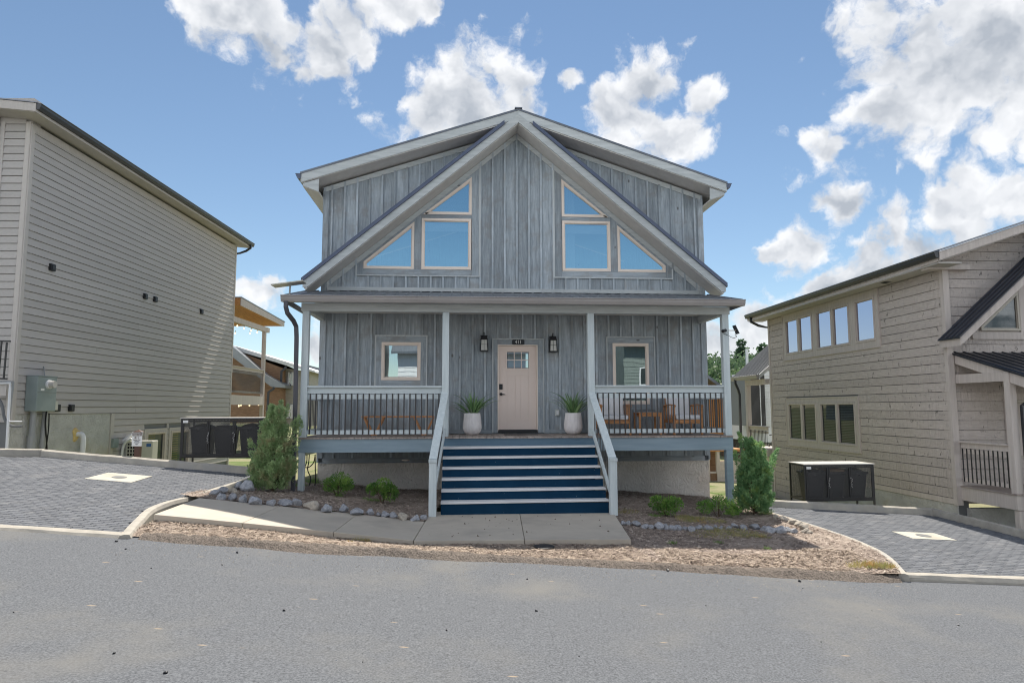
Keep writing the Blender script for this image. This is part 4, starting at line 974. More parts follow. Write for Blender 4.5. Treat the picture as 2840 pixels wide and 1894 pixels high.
# house number
sg = thing('house_number_sign', 'black plaque with white number 411 above the taupe front door', 'sign', (.024, -.03, 2.11))
m = MB(); pts = [(-.148,-.05),(-.118,-.064),(.118,-.064),(.148,-.05),(.148,.05),(.118,.064),(-.118,.064),(-.148,.05)]
m.prism([(.024+x, -.032, 2.177+z) for x, z in pts], (0, -.012, 0)).ob('plaque', Mt['signblack'], sg)
text_mesh('digits', '411', .118, (.024, -.047, 2.177), Mt['signwhite'], sg, sx=.92)
# wall lanterns
def lantern(x, zc, label):
    t = thing('wall_lantern', label, 'lantern', (x, -.1, zc-.22), 'wall lanterns beside the door')
    y = -.12
    MB().box(x-.05, x+.05, -.05, -.02, zc+.0, zc+.16).ob('back_plate', Mt['black'], t)
    m = MB(); pr = [(.105, -.20), (.105, -.215), (.10, -.22)]
    def frus(w0, z0, w1, z1): m.hexa([(x-w0,y-w0,z0),(x+w0,y-w0,z0),(x+w0,y+w0,z0),(x-w0,y+w0,z0),(x-w1,y-w1,z1),(x+w1,y-w1,z1),(x+w1,y+w1,z1),(x-w1,y+w1,z1)])
    frus(.096, zc-.225, .096, zc-.20); frus(.086, zc+.055, .066, zc+.14); frus(.076, zc+.14, .07, zc+.155)
    m.tube([(x, y, zc+.15), (x, y, zc+.21), (x, y+.02, zc+.225), (x, y+.07, zc+.17), (x, -.04, zc+.12)], .009, 6)
    m.tube([(x, y, zc+.21), (x, y, zc+.235)], .016, 8); m.tube([(x-.09, -.10, zc+.15), (x+.09, -.10, zc+.15)], .006, 6)
    for sx in (-1, 1):
        for sy in (-1, 1): m.bar((x+sx*.088, y+sy*.088, zc-.21), (x+sx*.072, y+sy*.072, zc+.06), .014, .014, up=(0, 1, 0))
        m.bar((x+sx*.098, y-.02, zc-.19), (x+sx*.096, y-.02, zc-.02), .008, .03, up=(0, 1, 0))
    m.bar((x, y-.089, zc-.21), (x, y-.072, zc+.06), .006, .006, up=(0, 1, 0)); m.bar((x-.08, y-.083, zc-.06), (x+.08, y-.083, zc-.06), .006, .006)
    m.ob('cage', Mt['black'], t)
    g = MB(); g.hexa([(x-.076,y-.076,zc-.20),(x+.076,y-.076,zc-.20),(x+.076,y+.076,zc-.20),(x-.076,y+.076,zc-.20),(x-.062,y-.062,zc+.055),(x+.062,y-.062,zc+.055),(x+.062,y+.062,zc+.055),(x-.062,y+.062,zc+.055)]); g.ob('lamp_glass', Mt['lampglass'], t)
lantern(-.80, 2.165, 'black wall lantern left of the front door'); lantern(.852, 2.155, 'black wall lantern right of the front door')
t = thing('outlet_box', 'clear weatherproof outlet cover on grey wall beside the right planter', 'outlet', (.952, -.03, .41))
MB().box(.90, 1.005, -.075, -.021, .415, .575).ob('cover', Mt['outlet'], t, bevel=.012); MB().box(.925, .98, -.082, -.076, .45, .54).ob('socket', Mt['whiteplastic'], t)
MB().box(-.33, .40, -.78, -.28, -.001, .014).ob('doormat', Mt['signblack'], label='thin black doormat lying in front of the taupe door', cat='doormat')
# planters
def planter(x, y, seed, label):
    t = thing('planter', label, 'planter', (x, y, 0), 'ribbed planters flanking the door')
    prof = [(.10,.0),(.125,.006),(.165,.04),(.197,.09),(.210,.15),(.208,.21),(.200,.30),(.190,.40),(.181,.485),(.174,.492),(.165,.485),(.16,.44)]
    rip = lambda a, z: .022*abs(math.sin(a*11+.35*math.sin(z*9)))*(1 if z < .46 else .2)
    MB().lathe(prof, (x, y, 0), 132, rip).ob('pot', Mt['planter'], t, smooth=True)
    MB().lathe([(.162,.42),(.10,.44),(.01,.445)], (x, y, 0), 16).ob('soil', Mt['mulch'], t)
    rnd = random.Random(seed); L = []
    for v in range(7):
        m = MB(); n = 9; ln = .50+.05*v; w = .020+.0025*(v % 3); sag = .04+.045*v
        for i in range(n):
            f = i/(n-1); ww = w*math.sin(min(1, f*2.4+.35)*math.pi/2)*(1-f**2.2)+.0006
            px_, pz = sag*f**2.2, ln*(f-.18*f**3*(sag/.3))
            m.v += [(px_, -ww, pz), (px_+.004, 0, pz-ww*.5), (px_, ww, pz)]
        for i in range(n-1):
            for k in range(2): a = 3*i+k; m.f.append((a, a+1, a+4, a+3))
        me = bpy.data.meshes.new('leaf'); me.from_pydata(m.v, [], m.f); me.materials.append(Mt['blade'])
        for p in me.polygons: p.use_smooth = True
        L.append(me)
    for i in range(64):
        r_ = rnd.random()**.8; a = rnd.uniform(0, 2*math.pi); tilt = .06+.80*r_*rnd.uniform(.65, 1)
        if rnd.random() < .06: tilt = 1.05
        q = Vector((x+.07*r_*math.cos(a), y+.07*r_*math.sin(a), .42))
        o = inst(L[rnd.randrange(7)], 'leaf', t, q); s = rnd.uniform(.72, 1.10)*(1.0 if tilt > .3 else .98)
        o.rotation_euler = (Matrix.Rotation(a, 3, 'Z') @ Matrix.Rotation(tilt, 3, 'Y') @ Matrix.Rotation(rnd.uniform(-.5, .5), 3, 'Z')).to_euler(); o.scale = (s*rnd.uniform(.6, 1.2), s*rnd.uniform(.8, 1.15), s)
planter(-1.075, -.45, 3, 'white ribbed planter with spiky green leaves left of the door'); planter(1.265, -.45, 11, 'white ribbed planter with spiky green leaves right of the door, beside the outlet')
# bench
b = thing('bench', 'teak bench with V-shaped legs behind the left porch railing', 'bench', (-2.75, -.57, 0))
for k in range(4): MB().box(-3.555, -1.945, -.745+k*.088, -.745+k*.088+.082, .398, .432).ob('seat_slat', Mt['teak'], b, bevel=.004)
for yy in (-.70, -.44):
    for (xa, xb, xc) in ((-3.50, -3.07, -3.29), (-2.385, -1.955, -2.165)):
        m = MB(); m.bar((xa, yy, .398), (xc-.025, yy, .0), .035, .05, up=(0, 1, 0)); m.ob('leg', Mt['teak'], b)
        m = MB(); m.bar((xb, yy, .398), (xc+.025, yy, .0), .035, .05, up=(0, 1, 0)); m.ob('leg', Mt['teak'], b)
# lounge chairs
def chair(x, y, rz, label):
    t = thing('porch_chair', label, 'chair', (x, y, 0), 'cushioned teak chairs on the porch')
    Q = Matrix.Translation((x, y, 0)) @ Matrix.Rotation(rz, 4, 'Z')
    def pt(m, nm, mat, bev=.006, sm=False):
        m.v = [tuple(Q @ Vector(v)) for v in m.v]; return m.ob(nm, Mt[mat], t, bevel=bev, smooth=sm)
    for sx in (-1, 1):
        pt(MB().box(sx*.325-.022, sx*.325+.022, -.34, -.285, 0, .64), 'leg', 'teak'); pt(MB().bar((sx*.325, .30, 0), (sx*.325, .36, .66), .044, .05, up=(0, 1, 0)), 'leg', 'teak')
        m = MB(); A = [(-.36, .63), (-.33, .66), (-.1, .675), (.15, .665), (.37, .64)]
        for (y0, z0), (y1, z1) in zip(A, A[1:]): m.bar((sx*.325, y0, z0), (sx*.325, y1, z1), .065, .028, ext=.002)
        pt(m, 'armrest', 'teak'); 
        for k in range(3): pt(MB().box(sx*.325-.008, sx*.325+.008, -.18+k*.16, -.15+k*.16, .33, .65), 'side_slat', 'teak', 0)
        pt(MB().box(sx*.325-.012, sx*.325+.012, -.32, .32, .26, .34), 'seat_rail', 'teak')
    pt(MB().box(-.30, .30, -.335, -.305, .25, .335), 'seat_rail', 'teak'); pt(MB().box(-.30, .30, -.30, .30, .30, .335), 'seat_base', 'teak')
    for k in range(6): pt(MB().bar((-.25+k*.1, .30, .34), (-.25+k*.1, .42, .86), .045, .018, up=(0, 1, 0)), 'back_slat', 'teak', 0)
    pt(MB().bar((-.30, .425, .865), (.30, .425, .865), .03, .06), 'top_rail', 'teak')
    def cush(m_):
        m_.v = [tuple(Q @ Vector(v)) for v in m_.v]; o = m_.ob('cushion', Mt['cushion'], t, bevel=.035, seg=4); return o
    cush(MB().hexa([(-.285,-.355,.338),(.285,-.355,.338),(.285,.27,.338),(-.285,.27,.338),(-.285,-.355,.445),(.285,-.355,.445),(.285,.27,.43),(-.285,.27,.43)]))
    cush(MB().hexa([(-.275,.16,.435),(.275,.16,.435),(.275,.285,.42),(-.275,.285,.42),(-.275,.275,.90),(.275,.275,.90),(.275,.385,.89),(-.275,.385,.89)]))
chair(2.135, -.80, R(-4), 'teak armchair with white cushions on the porch, next to the stairs'); chair(3.75, -.80, R(3), 'teak armchair with white cushions on the porch, nearest the right corner')
t = thing('side_table', 'small square teak side table between the two porch armchairs', 'table', (2.93, -.78, 0))
for k in range(5): MB().box(2.665+k*.107, 2.665+k*.107+.102, -1.03, -.53, .475, .50).ob('top_slat', Mt['teak'], t)
for a in (2.675, 3.155):
    for c in (-1.02, -.57): MB().box(a, a+.042, c, c+.042, 0, .474).ob('leg', Mt['teak'], t)
for c in (-1.015, -.56): MB().box(2.72, 3.153, c, c+.025, .41, .47).ob('apron', Mt['teak'], t)
# security camera with solar panel on the right post, and the panel on a stalk at the left gutter
p = at(cD(1975, 368), y=PF-.05)
t = thing('security_camera', 'small black security camera on the right porch post', 'camera', (4.5, PF-.06, p.z))
m = MB(); m.tube([(4.47, PF-.01, p.z), (4.47, PF-.05, p.z)], .03, 10); m.tube([(4.40, PF-.11, p.z-.02), (4.49, PF-.05, p.z+.01)], .035, 12); m.ob('body', Mt['black'], t)
t = thing('solar_panel', 'little solar panel on a short arm beside the right porch post', 'panel', (4.62, PF+.05, p.z))
q0, q1 = at(cD(2055, 322), y=PF+.03), at(cD(2090, 395), y=PF+.03)
MB().bar(q0, q1, .16, .018, up=(1, 0, 0)).ob('panel', Mt['signblack'], t)
m = MB(); m.tube([(4.588, PF+.06, p.z+.02), (q0.lerp(q1, .5).x, PF+.05, p.z+.02)], .010, 6); m.ob('arm', Mt['winframe'], t)
cpts = [q0.lerp(q1, .6), at(cD(2062, 408), y=PF+.03), at(cD(2085, 415), y=PF+.03), at(cD(2062, 432), y=PF+.03), at(cD(2040, 428), y=PF+.03), at(cD(2000, 405), y=PF-.01), at(cD(1962, 390), y=PF-.01)]
MB().tube(chaikin(cpts, 2), .006, 5).ob('cable', Mt['black'], t)
qa, qb, qc = at(cA(-60, 1420), y=-1.9), at(cA(170, 1390), y=-1.9), at(cA(65, 1480), y=-1.9)
t = thing('solar_panel', 'pale flat solar panel on a stalk above the left porch gutter', 'panel', (qc.x, -1.95, 2.93))
MB().bar(qa, qb, .34, .022, up=(0, 0, 1)).ob('panel', Mt['acwhite'], t); MB().tube([(qc.x, -1.96, 2.90), (qc.x, -1.92, at(cA(65, 1415), y=-1.9).z)], .018, 8).ob('stalk', Mt['greypipe'], t)
# cables hanging below the left end of the porch
t = thing('hanging_cable', 'loops of black cable hanging under the left end of the porch', 'cable', (-4.55, -1.0, -1.2))
y_ = -1.35
for pts in ([(920,430),(915,540),(985,585),(1060,530),(1075,430)], [(985,430),(985,520),(940,600),(930,700),(945,760)], [(1010,430),(1005,520),(985,600),(1035,690),(1005,775)], [(1075,450),(1075,600),(1080,700),(1070,770)]):
    MB().tube(chaikin([at(cW(*q), y=y_) for q in pts], 2), .011, 6).ob('cable_loop', Mt['black'], t)
p = at(cW(2055, 493), y=-.9)
MB().lathe([(.02,0),(.07,.008),(.085,.02),(.08,.032),(.01,.04)], (p.x, p.y, p.z-.02), 16).ob('vent_cover', Mt['winframe'], label='round pale vent cover under the left side of the porch', cat='vent')

# ================================================================== planting
def leaf_quads(m, P, d, n, w, rnd, ln=None):         # a two-triangle leaf at P along d
    ln = ln or w*2.2
    d = d.normalized(); s = d.cross(n)
    if s.length < 1e-4: s = d.cross(Vector((1, 0, .2)))
    s.normalize(); b = len(m.v); mid = P+d*(ln*.5)
    m.v += [tuple(P), tuple(mid+s*w*.5), tuple(P+d*ln), tuple(mid-s*w*.5)]; m.f.append((b, b+1, b+2, b+3))
def rdir(rnd):
    z = rnd.uniform(-1, 1); a = rnd.uniform(0, 2*math.pi); r = math.sqrt(1-z*z); return Vector((r*math.cos(a), r*math.sin(a), z))
def juniper(base, H, W, seed, mat, label, lobes, dens=1.0, spread=.5):
    rnd = random.Random(seed); t = thing('juniper', label, 'juniper', base)
    tm = MB(); m = MB()
    tm.tube([base+Vector((0, 0, -.1)), base+Vector((.02, 0, H*.35)), base+Vector((0, .02, H*.8))], .035, 7, .008)
    plumes = []
    for (ox, oz, hh, ww) in lobes: plumes.append((Vector((ox*W*.5, rnd.uniform(-.12, .12)*W, oz*H)), hh*H, ww*W*.5))
    for k in range(int(210*dens)):                   # side plumes over the whole body
        f = rnd.random()**1.15; a = rnd.uniform(0, 2*math.pi); rad = W*.5*(1-.92*f**(1.0 if seed == 5 else 1.2))*(.86+.2*math.sin(3*a+seed))*min(1, .62+f*3.0)
        r0 = rad*rnd.uniform(.45, .93); plumes.append((Vector((r0*math.cos(a), r0*math.sin(a)*.9, H*(.02+f*.80))), H*rnd.uniform(.10, .20)*(1.15-.4*f), W*rnd.uniform(.05, .09)))
    for (o, hh, ww) in plumes:
        P0 = base+o; outw = Vector((o.x, o.y, 0)); outw = outw.normalized() if outw.length > .02 else Vector((0, 0, 0))
        ax = (Vector((0, 0, 1))+outw*rnd.uniform(.15, spread)+rdir(rnd)*.12).normalized()
        n = int(46*(hh/.25)*(ww/.07)**.7)
        tm.tube([base+Vector((o.x*.15, o.y*.15, max(.02, o.z*.7))), P0+ax*hh*.3], .006, 4, .002)
        for i in range(n):
            f = rnd.random(); c = P0+ax*(hh*f); rr = ww*(1-f)**.6*rnd.random()**.4*1.1; a = rdir(rnd); a -= ax*a.dot(ax)
            if a.length < .01: continue
            a.normalize(); q = c+a*rr; dd = (ax*1.2+a*rnd.uniform(.2, 1.0)+rdir(rnd)*.45).normalized()
            for j in range(4): leaf_quads(m, q+rdir(rnd)*.014, (dd+rdir(rnd)*.55), rdir(rnd), rnd.uniform(.011, .018), rnd, rnd.uniform(.035, .065))
    tm.ob('branches', Mt['bark'], t); m.ob('foliage', Mt[mat], t, kind='stuff')
    return t
bL = onf(cW(610, 830), zbedL); bR_ = onf(cV(1735, 1080), zbedR)
juniper(bL, 1.84, 1.02, 5, 'juniper_a', 'bushy grey-green juniper at the left corner of the porch', [(0,.52,.48,.34),(.22,.45,.40,.3),(-.25,.4,.36,.3),(.62,.42,.34,.22),(-.55,.22,.36,.26),(.1,.6,.36,.24)], 1.25, .55)
juniper(bR_, 1.70, .88, 9, 'juniper_b', 'bright green feathery juniper at the right corner of the porch', [(-.05,.5,.52,.26),(.55,.45,.36,.24),(-.62,.48,.30,.2),(.8,.42,.28,.18),(-.3,.45,.3,.25),(.3,.4,.36,.22)], 1.05, .75)
def shrub(base, W, H, seed, label, lobes):
    rnd = random.Random(seed); t = thing('shrub', label, 'shrub', base, 'small boxwood shrubs in the beds'); m = MB(); st = MB()
    for i in range(9):
        a = rnd.uniform(0, 6.28); st.tube([base+Vector((0, 0, -.03)), base+Vector((.12*W*math.cos(a), .1*W*math.sin(a), H*.3)), base+Vector((.33*W*math.cos(a), .25*W*math.sin(a), H*rnd.uniform(.5, .8)))], .007, 5, .003)
    for i in range(3200):
        lx, lz, lr = lobes[rnd.randrange(len(lobes))]
        d = rdir(rnd); r = lr*rnd.random()**.35; c = base+Vector((lx*W*.5+d.x*r*W*.5, d.y*r*W*.42, H*lz+d.z*r*H*.62))
        if c.z < base.z+.03 or mnoise.noise(c*11) < -.18: continue
        dd = (d+Vector((0, 0, .6))+rdir(rnd)*.7).normalized(); leaf_quads(m, c, dd, rdir(rnd), rnd.uniform(.016, .026), rnd, rnd.uniform(.028, .042))
    st.ob('stems', Mt['bark'], t); m.ob('foliage', Mt['shrub'], t, kind='stuff')
shrub(onf(cW(1310, 880), zbedL), .78, .50, 21, 'round leafy green shrub nearest the left juniper', [(-.35,.45,.45),(.15,.6,.55),(.5,.45,.42),(0,.4,.6)])
shrub(onf(cW(1800, 965), zbedL), .68, .52, 22, 'small open green shrub nearest the stairs, left bed', [(-.55,.55,.36),(.1,.65,.5),(.45,.4,.5)])
shrub(onf(cV(780, 1098), zbedR), .76, .46, 23, 'low green shrub nearest the stairs, right bed', [(-.45,.55,.5),(.35,.5,.52),(0,.35,.55)])
shrub(onf(cV(1340, 1112), zbedR), .90, .48, 24, 'low yellow-green shrub nearest the right juniper', [(-.55,.42,.42),(0,.6,.5),(.5,.45,.5),(.7,.3,.35)])
# rocks edging the beds
def rock_mesh(seed):
    rnd = random.Random(seed); import bmesh
    bm = bmesh.new(); bmesh.ops.create_icosphere(bm, subdivisions=3, radius=.5)
    pl = [(rdir(rnd), rnd.uniform(.26, .44)) for _ in range(11)]
    for v in bm.verts:
        p = v.co.copy()
        for (n, d) in pl:
            k = p.dot(n)
            if k > d: p -= n*(k-d)
        p *= 1+.10*mnoise.noise(p*3.1+Vector((seed, 0, 0)))+.05*mnoise.noise(p*9+Vector((seed, 3, 0))); v.co = p
    me = bpy.data.meshes.new('rock'); bm.to_mesh(me); bm.free(); return me
RK = [rock_mesh(100+i) for i in range(9)]
for i, me in enumerate(RK): me.materials.append(Mt['rock_tan' if i >= 7 else 'rock'])
rowL = [(-20,850,90),(50,890,110),(180,900,100),(290,915,110),(430,935,150),(590,955,110),(745,950,140),(880,955,125),(1030,982,160),(1200,1015,150),(1380,1020,130),(1520,1047,150),(1670,1060,100),(1760,1080,60),(1840,1082,90),(1930,1090,95),(2030,1108,120),(2160,1128,100),(2250,1115,90),(330,792,170),(60,828,110),(165,828,110),(240,785,130)]
rowR = [(310,1180,80),(365,1175,75),(450,1185,95),(540,1212,90),(615,1222,75),(700,1218,105),(775,1222,85),(845,1227,90),(910,1230,85),(975,1238,70),(1050,1240,95),(1135,1225,80),(1235,1232,100),(1305,1222,60),(1370,1232,60),(1450,1232,60),(1525,1207,90),(1610,1225,80),(1745,1215,120),(1840,1242,80),(1910,1247,120),(2010,1252,130),(2090,1255,80),(2165,1262,85),(2285,1262,80),(2335,1275,60),(1970,1110,70),(2060,1132,90),(2150,1162,100),(2215,1190,90),(2275,1218,100)]
rr_ = random.Random(4)
ORD = 'first second third fourth fifth sixth seventh eighth ninth tenth eleventh twelfth thirteenth fourteenth fifteenth sixteenth seventeenth eighteenth nineteenth twentieth twenty-first twenty-second twenty-third twenty-fourth twenty-fifth twenty-sixth twenty-seventh twenty-eighth twenty-ninth thirtieth thirty-first'.split()
for (rows, cr, fn, side) in ((rowL, cW, zbedL, 'left'), (rowR, cV, zbedR, 'right')):
    for i, (x, y, w) in enumerate(rows):
        p = onf(cr(x, y+w*.22), fn); dist = (p-CAMP).length; size = w/3.9183/FPX*dist*1.0
        tan_ = (side == 'left' and i in (8, 21, 16)) or (side == 'right' and i >= 24)
        me = RK[7+rr_.randrange(2)] if tan_ else RK[rr_.randrange(7)]
        o = inst(me, 'rock', None, (p.x, p.y, p.z+size*.17), (rr_.uniform(-.4, .4), rr_.uniform(-.4, .4), rr_.uniform(0, 6.28)), (size*1.12, size*.95, size*rr_.uniform(.72, 1.0)))
        o['category'] = 'rock'; o['group'] = 'limestone rocks edging the '+side+' bed'
        if side == 'left': where = ('%s from the stairs in the left edging row' % ORD[18-i]) if i < 19 else ('beside the left juniper, %s from the pad' % ORD[[3, 0, 1, 2][i-19]])
        else: where = ('%s from the stairs in the right edging row' % ORD[i]) if i < 26 else ('beside the right pad kerb, %s from the juniper' % ORD[i-26])
        o['label'] = '%s rock, %s' % ('tan' if tan_ else 'blue-grey', where)
# mulch chips and litter
def scatter_chips(name, poly, fn, n, seed, mat, size=(.015, .06)):
    rnd = random.Random(seed); m = MB(); lo = (min(p[0] for p in poly), min(p[1] for p in poly)); hi = (max(p[0] for p in poly), max(p[1] for p in poly)); k = 0
    while k < n:
        x, y = rnd.uniform(lo[0], hi[0]), rnd.uniform(lo[1], hi[1])
        if not inside((x, y), poly): continue
        k += 1; a = rnd.uniform(0, 6.28); ln = rnd.uniform(*size); w = ln*rnd.uniform(.12, .32); tl = rnd.uniform(-.35, .35)
        d = Vector((math.cos(a), math.sin(a), tl)).normalized(); s = Vector((-d.y, d.x, rnd.uniform(-.5, .5))).normalized(); c = Vector((x, y, fn(x, y)+.006+rnd.random()*.012)); b = len(m.v)
        m.v += [tuple(c-d*ln/2-s*w/2), tuple(c+d*ln/2-s*w/2), tuple(c+d*ln/2+s*w/2), tuple(c-d*ln/2+s*w/2)]; m.f.append((b, b+1, b+2, b+3))
    return m.ob(name, mat, kind='stuff', label='scattered '+('pale wood chips' if 'strip' in name else 'brown bark mulch chips')+' on the ground', cat='mulch')
Mt['chips_pale'] = surf('pale_wood_chips', (.15,.11,.085), (.46,.375,.30), ns=9., det=3, rough=.9, var=0, lo=.33, hi=.62)
scatter_chips('mulch_chips', BEDL, zbedL, 16000, 31, Mt['chips']); scatter_chips('mulch_chips', BEDR, zbedR, 30000, 32, Mt['chips'])
scatter_chips('strip_chips', STRIP, zstrip, 17000, 33, Mt['chips_pale']); scatter_chips('strip_chips', [(1.5, YR+.2), (1.6, -5.7), (3.0, -5.9), (4.3, -5.2), (4.9, -5.4), (kr[0].x-.1, YR+.2)], zbedR, 13000, 34, Mt['chips_pale'])
# grass tufts
def tufts(name, spots, fn, seed, mat, label, cat='grass'):
    rnd = random.Random(seed); m = MB()
    for (q, cr, r, n, h) in spots:
        c0 = onf(cr(*q), fn)
        for i in range(n):
            a = rnd.uniform(0, 6.28); rr2 = r*rnd.random()**.6; x, y = c0.x+rr2*math.cos(a), c0.y+rr2*.6*math.sin(a); z = fn(x, y)
            d = (Vector((0, 0, 1))+rdir(rnd)*.75).normalized(); leaf_quads(m, Vector((x, y, z)), d, rdir(rnd), rnd.uniform(.004, .009), rnd, h*rnd.uniform(.4, 1.1))
    return m.ob(name, Mt[mat], kind='stuff', label=label, cat=cat)
tufts('dry_grass', [((1150,1150),cV,.5,900,.07),((1500,1290),cV,.6,1100,.07),((300,1060),cV,.35,300,.07),((1000,1120),cV,.25,350,.06),((1780,1330),cV,.2,150,.06),((1250,1310),cV,.4,400,.05)], zbedR, 41, 'weed', 'patches of dry yellowish grass growing in the right bed')
tufts('yellow_grass', [((1240,1490),c8,.35,700,.09),((1330,1500),c8,.2,300,.08)], zbedR, 42, 'weed', 'yellow grass clump beside the right pad kerb near the road')
tufts('weeds', [((1850,1085),cV,.14,160,.16),((840,1405),cV,.08,60,.07),((1340,1395),cV,.08,60,.06),((1880,1465),cV,.06,40,.07),((650,1105),cV,.12,120,.07)], zbedR, 43, 'greenweed', 'small green weeds scattered in the right bed', 'weeds')
tufts('weeds', [((870,780),cW,.25,260,.10),((1060,750),cW,.15,160,.2),((1690,935),cW,.2,200,.08),((1330,890),cW,.08,60,.08)], zbedL, 44, 'greenweed', 'small green weeds along the left foundation', 'weeds')
tufts('weeds', [((1590,1375),cW,.14,160,.07),((2085,1350),cW,.08,80,.09),((1930,1340),cW,.05,30,.08),((2230,1355),cW,.18,120,.10),((1440,1385),cW,.08,60,.04)], zstrip, 45, 'weed', 'small weeds along the front edge of the concrete walk', 'weeds')
p = onf(cS(1400, 1438), zstrip)
MB().lathe([(.16,.0),(.165,.012),(.15,.02),(.01,.022)], (p.x, p.y, p.z), 20).ob('valve_lid', Mt['bin'], label='round black valve lid in the mulch below the walk', cat='lid')
# pebbles and grit on the road
rnd = random.Random(77); peb = [(1305,320,22),(2050,410,16),(577,38,14),(1090,55,18),(1020,110,12),(523,517,18),(760,607,26),(1665,555,10),(62,328,10),(695,125,10),(535,3,20),(1285,397,6),(1920,260,8)]
peb2 = [(112,322,20),(70,176,12),(715,138,26),(890,297,9),(515,348,7),(1335,218,8),(1320,187,22),(2050,388,12),(1420,463,8),(892,632,9),(308,530,10),(1653,320,6)]
for (L_, ox) in ((peb, 0), (peb2, 1420)):
    for (x, y, w) in L_:
        p = onf((ox+x/1.6556, 1500+y/1.6556), zroad_s); s = .72*w/1.6556/FPX*(p-CAMP).length
        o = inst(RK[rnd.randrange(7)], 'pebble', None, (p.x, p.y, p.z+s*.2), (0, 0, rnd.uniform(0, 6)), (s, s*.8, s*.7)); me = o.data.copy(); me.materials.clear(); me.materials.append(Mt['signblack']); o.data = me
        tag(o, 'tiny black piece of grit lying on the asphalt road', 'pebble', 'grit on the road')

# grit and chips spilled over the road edge, bits of litter on the concrete
def litter(name, n, seed, region, fn, mat, size, label, cat, bias=1.0):
    rnd = random.Random(seed); m = MB(); x0, x1, y0, y1 = region
    for i in range(n):
        x = rnd.uniform(x0, x1); y = y1-(y1-y0)*rnd.random()**bias; ln = rnd.uniform(*size); w = ln*rnd.uniform(.3, .8); h = ln*rnd.uniform(.2, .5); a = rnd.uniform(0, 6.28); z = fn(x, y)
        c, q = math.cos(a), math.sin(a); b = len(m.v)
        for (u, v, k) in ((-ln/2, 0, 0), (0, -w/2, 0), (ln/2, 0, 0), (0, w/2, 0), (ln*rnd.uniform(-.2, .2), 0, h)): m.v.append((x+u*c-v*q, y+u*q+v*c, z+k+.001))
        m.f += [(b, b+1, b+4), (b+1, b+2, b+4), (b+2, b+3, b+4), (b+3, b, b+4)]
    return m.ob(name, mat, kind='stuff', label=label, cat=cat)
litter('road_grit', 1500, 61, (kl[0].x+.2, kr[0].x-.1, YR-.9, YR-.02), zroad_s, Mt['rock_tan'], (.006, .022), 'fine gravel spilled along the road edge', 'gravel', 2.4)
litter('road_grit', 900, 62, (-7, 6, -13.5, YR-.1), zroad_s, Mt['rock'], (.005, .015), 'fine grit scattered over the asphalt', 'gravel')
litter('leaf_litter', 45, 63, (-1.7, 1.2, -5.3, -3.3), lambda x, y: -1.385, Mt['bark'], (.01, .05), 'bits of dark bark scattered on the concrete landing', 'litter')
# ================================================================== neighbour on the left
LU = Vector((.06, 1, 0)).normalized(); LN = Vector((1, -.06, 0)).normalized(); LP = Vector((-11.4, .4, 0))
TL = lambda s, z, d: LP+LU*s+LN*d+Vector((0, 0, z))
def sL(q): p = onpl(q, LP, LN); return ((p-LP).dot(LU), p.z)
lh = thing('left_house', 'tall taupe lap-sided house with dark gutter at the left', 'house', LP+Vector((-3, 3, -1)))
def slab_TL(T, s0, s1, z0, z1, d0, d1): return MB().hexa([T(s0,z0,d0),T(s1,z0,d0),T(s1,z0,d1),T(s0,z0,d1),T(s0,z1,d0),T(s1,z1,d0),T(s1,z1,d1),T(s0,z1,d1)])
core = slab_TL(TL, -.44, 11.6, -1.7, 7.3, -.3, -.02).ob('side_wall', Mt['slat'], lh)
rnd = random.Random(12); z = .475; S0, S1 = -.36, 11.52; EX = .178
def lap(T, s0, s1, z0, z1, parent, mat): return MB().hexa([T(s0,z0+.011,-.018),T(s1,z0+.011,-.018),T(s1,z0+.011,.030),T(s0,z0+.011,.030),T(s0,z1,-.018),T(s1,z1,-.018),T(s1,z1,.010),T(s0,z1,.010)]).ob('siding_board', mat, parent)
k = 0
while z < 7.22:
    j = sorted([4.6+rnd.uniform(-.05, .05)+(.9 if k % 3 == 1 else 0)*rnd.choice((0, 1)), ]) if k % 2 == 0 or k < 9 else [rnd.uniform(2, 9)]
    e = [S0]+j+[S1]
    for a, b in zip(e, e[1:]): lap(TL, a+.0015, b-.0015, z, min(z+EX, 7.25), core, Mt['siding'])
    z += EX; k += 1
z = .475-EX; W1, W2 = (5.28, 6.46), (6.80, 8.1)
while z > -1.6:
    segs = [(3.53, S1)] if z > -.02 else [(3.53, W1[0]-.12), (W1[1]+.1, W2[0]-.12), (W2[1]+.1, S1)]
    for a, b in segs: lap(TL, a, b, z, z+EX, core, Mt['siding'])
    z -= EX
slab_TL(TL, S0-.1, 3.36, -1.7, .474, -.015, .005).ob('foundation', Mt['stucco_l'], lh)
slab_TL(TL, 3.37, 3.52, -1.7, .474, -.01, .035).ob('trim_board', Mt['siding_trim'], lh)
slab_TL(TL, -.47, -.365, .3, 7.27, -.12, .034).ob('corner_board', Mt['siding_trim'], lh); slab_TL(TL, 11.525, 11.62, -1.7, 7.27, -.12, .034).ob('corner_board', Mt['siding_trim'], lh)
slab_TL(TL, -.36, 11.52, 7.12, 7.27, .0, .03).ob('frieze_board', Mt['siding_trim'], lh)
OV = .46; RE = 12.05
rf = MB().prism([TL(-1.0, 7.30, OV), TL(-1.0, 7.50, OV), TL(-1.0, 8.15, -6), TL(-1.0, 7.95, -6)], LU*(RE+1.0)).ob('roof', Mt['soffit_tan'] if 'soffit_tan' in Mt else Mt.setdefault('soffit_tan', surf('tan_soffit', (.42,.395,.37), (.48,.455,.43), ns=2., rough=.8, var=0)), lh)
MB().prism([TL(-1.03, 7.31, OV+.02), TL(-1.03, 7.50, OV+.02), TL(-1.03, 8.15, -6), TL(-1.03, 7.93, -6)], LU*.028).ob('rake_fascia', Mt['siding_trim'], rf)
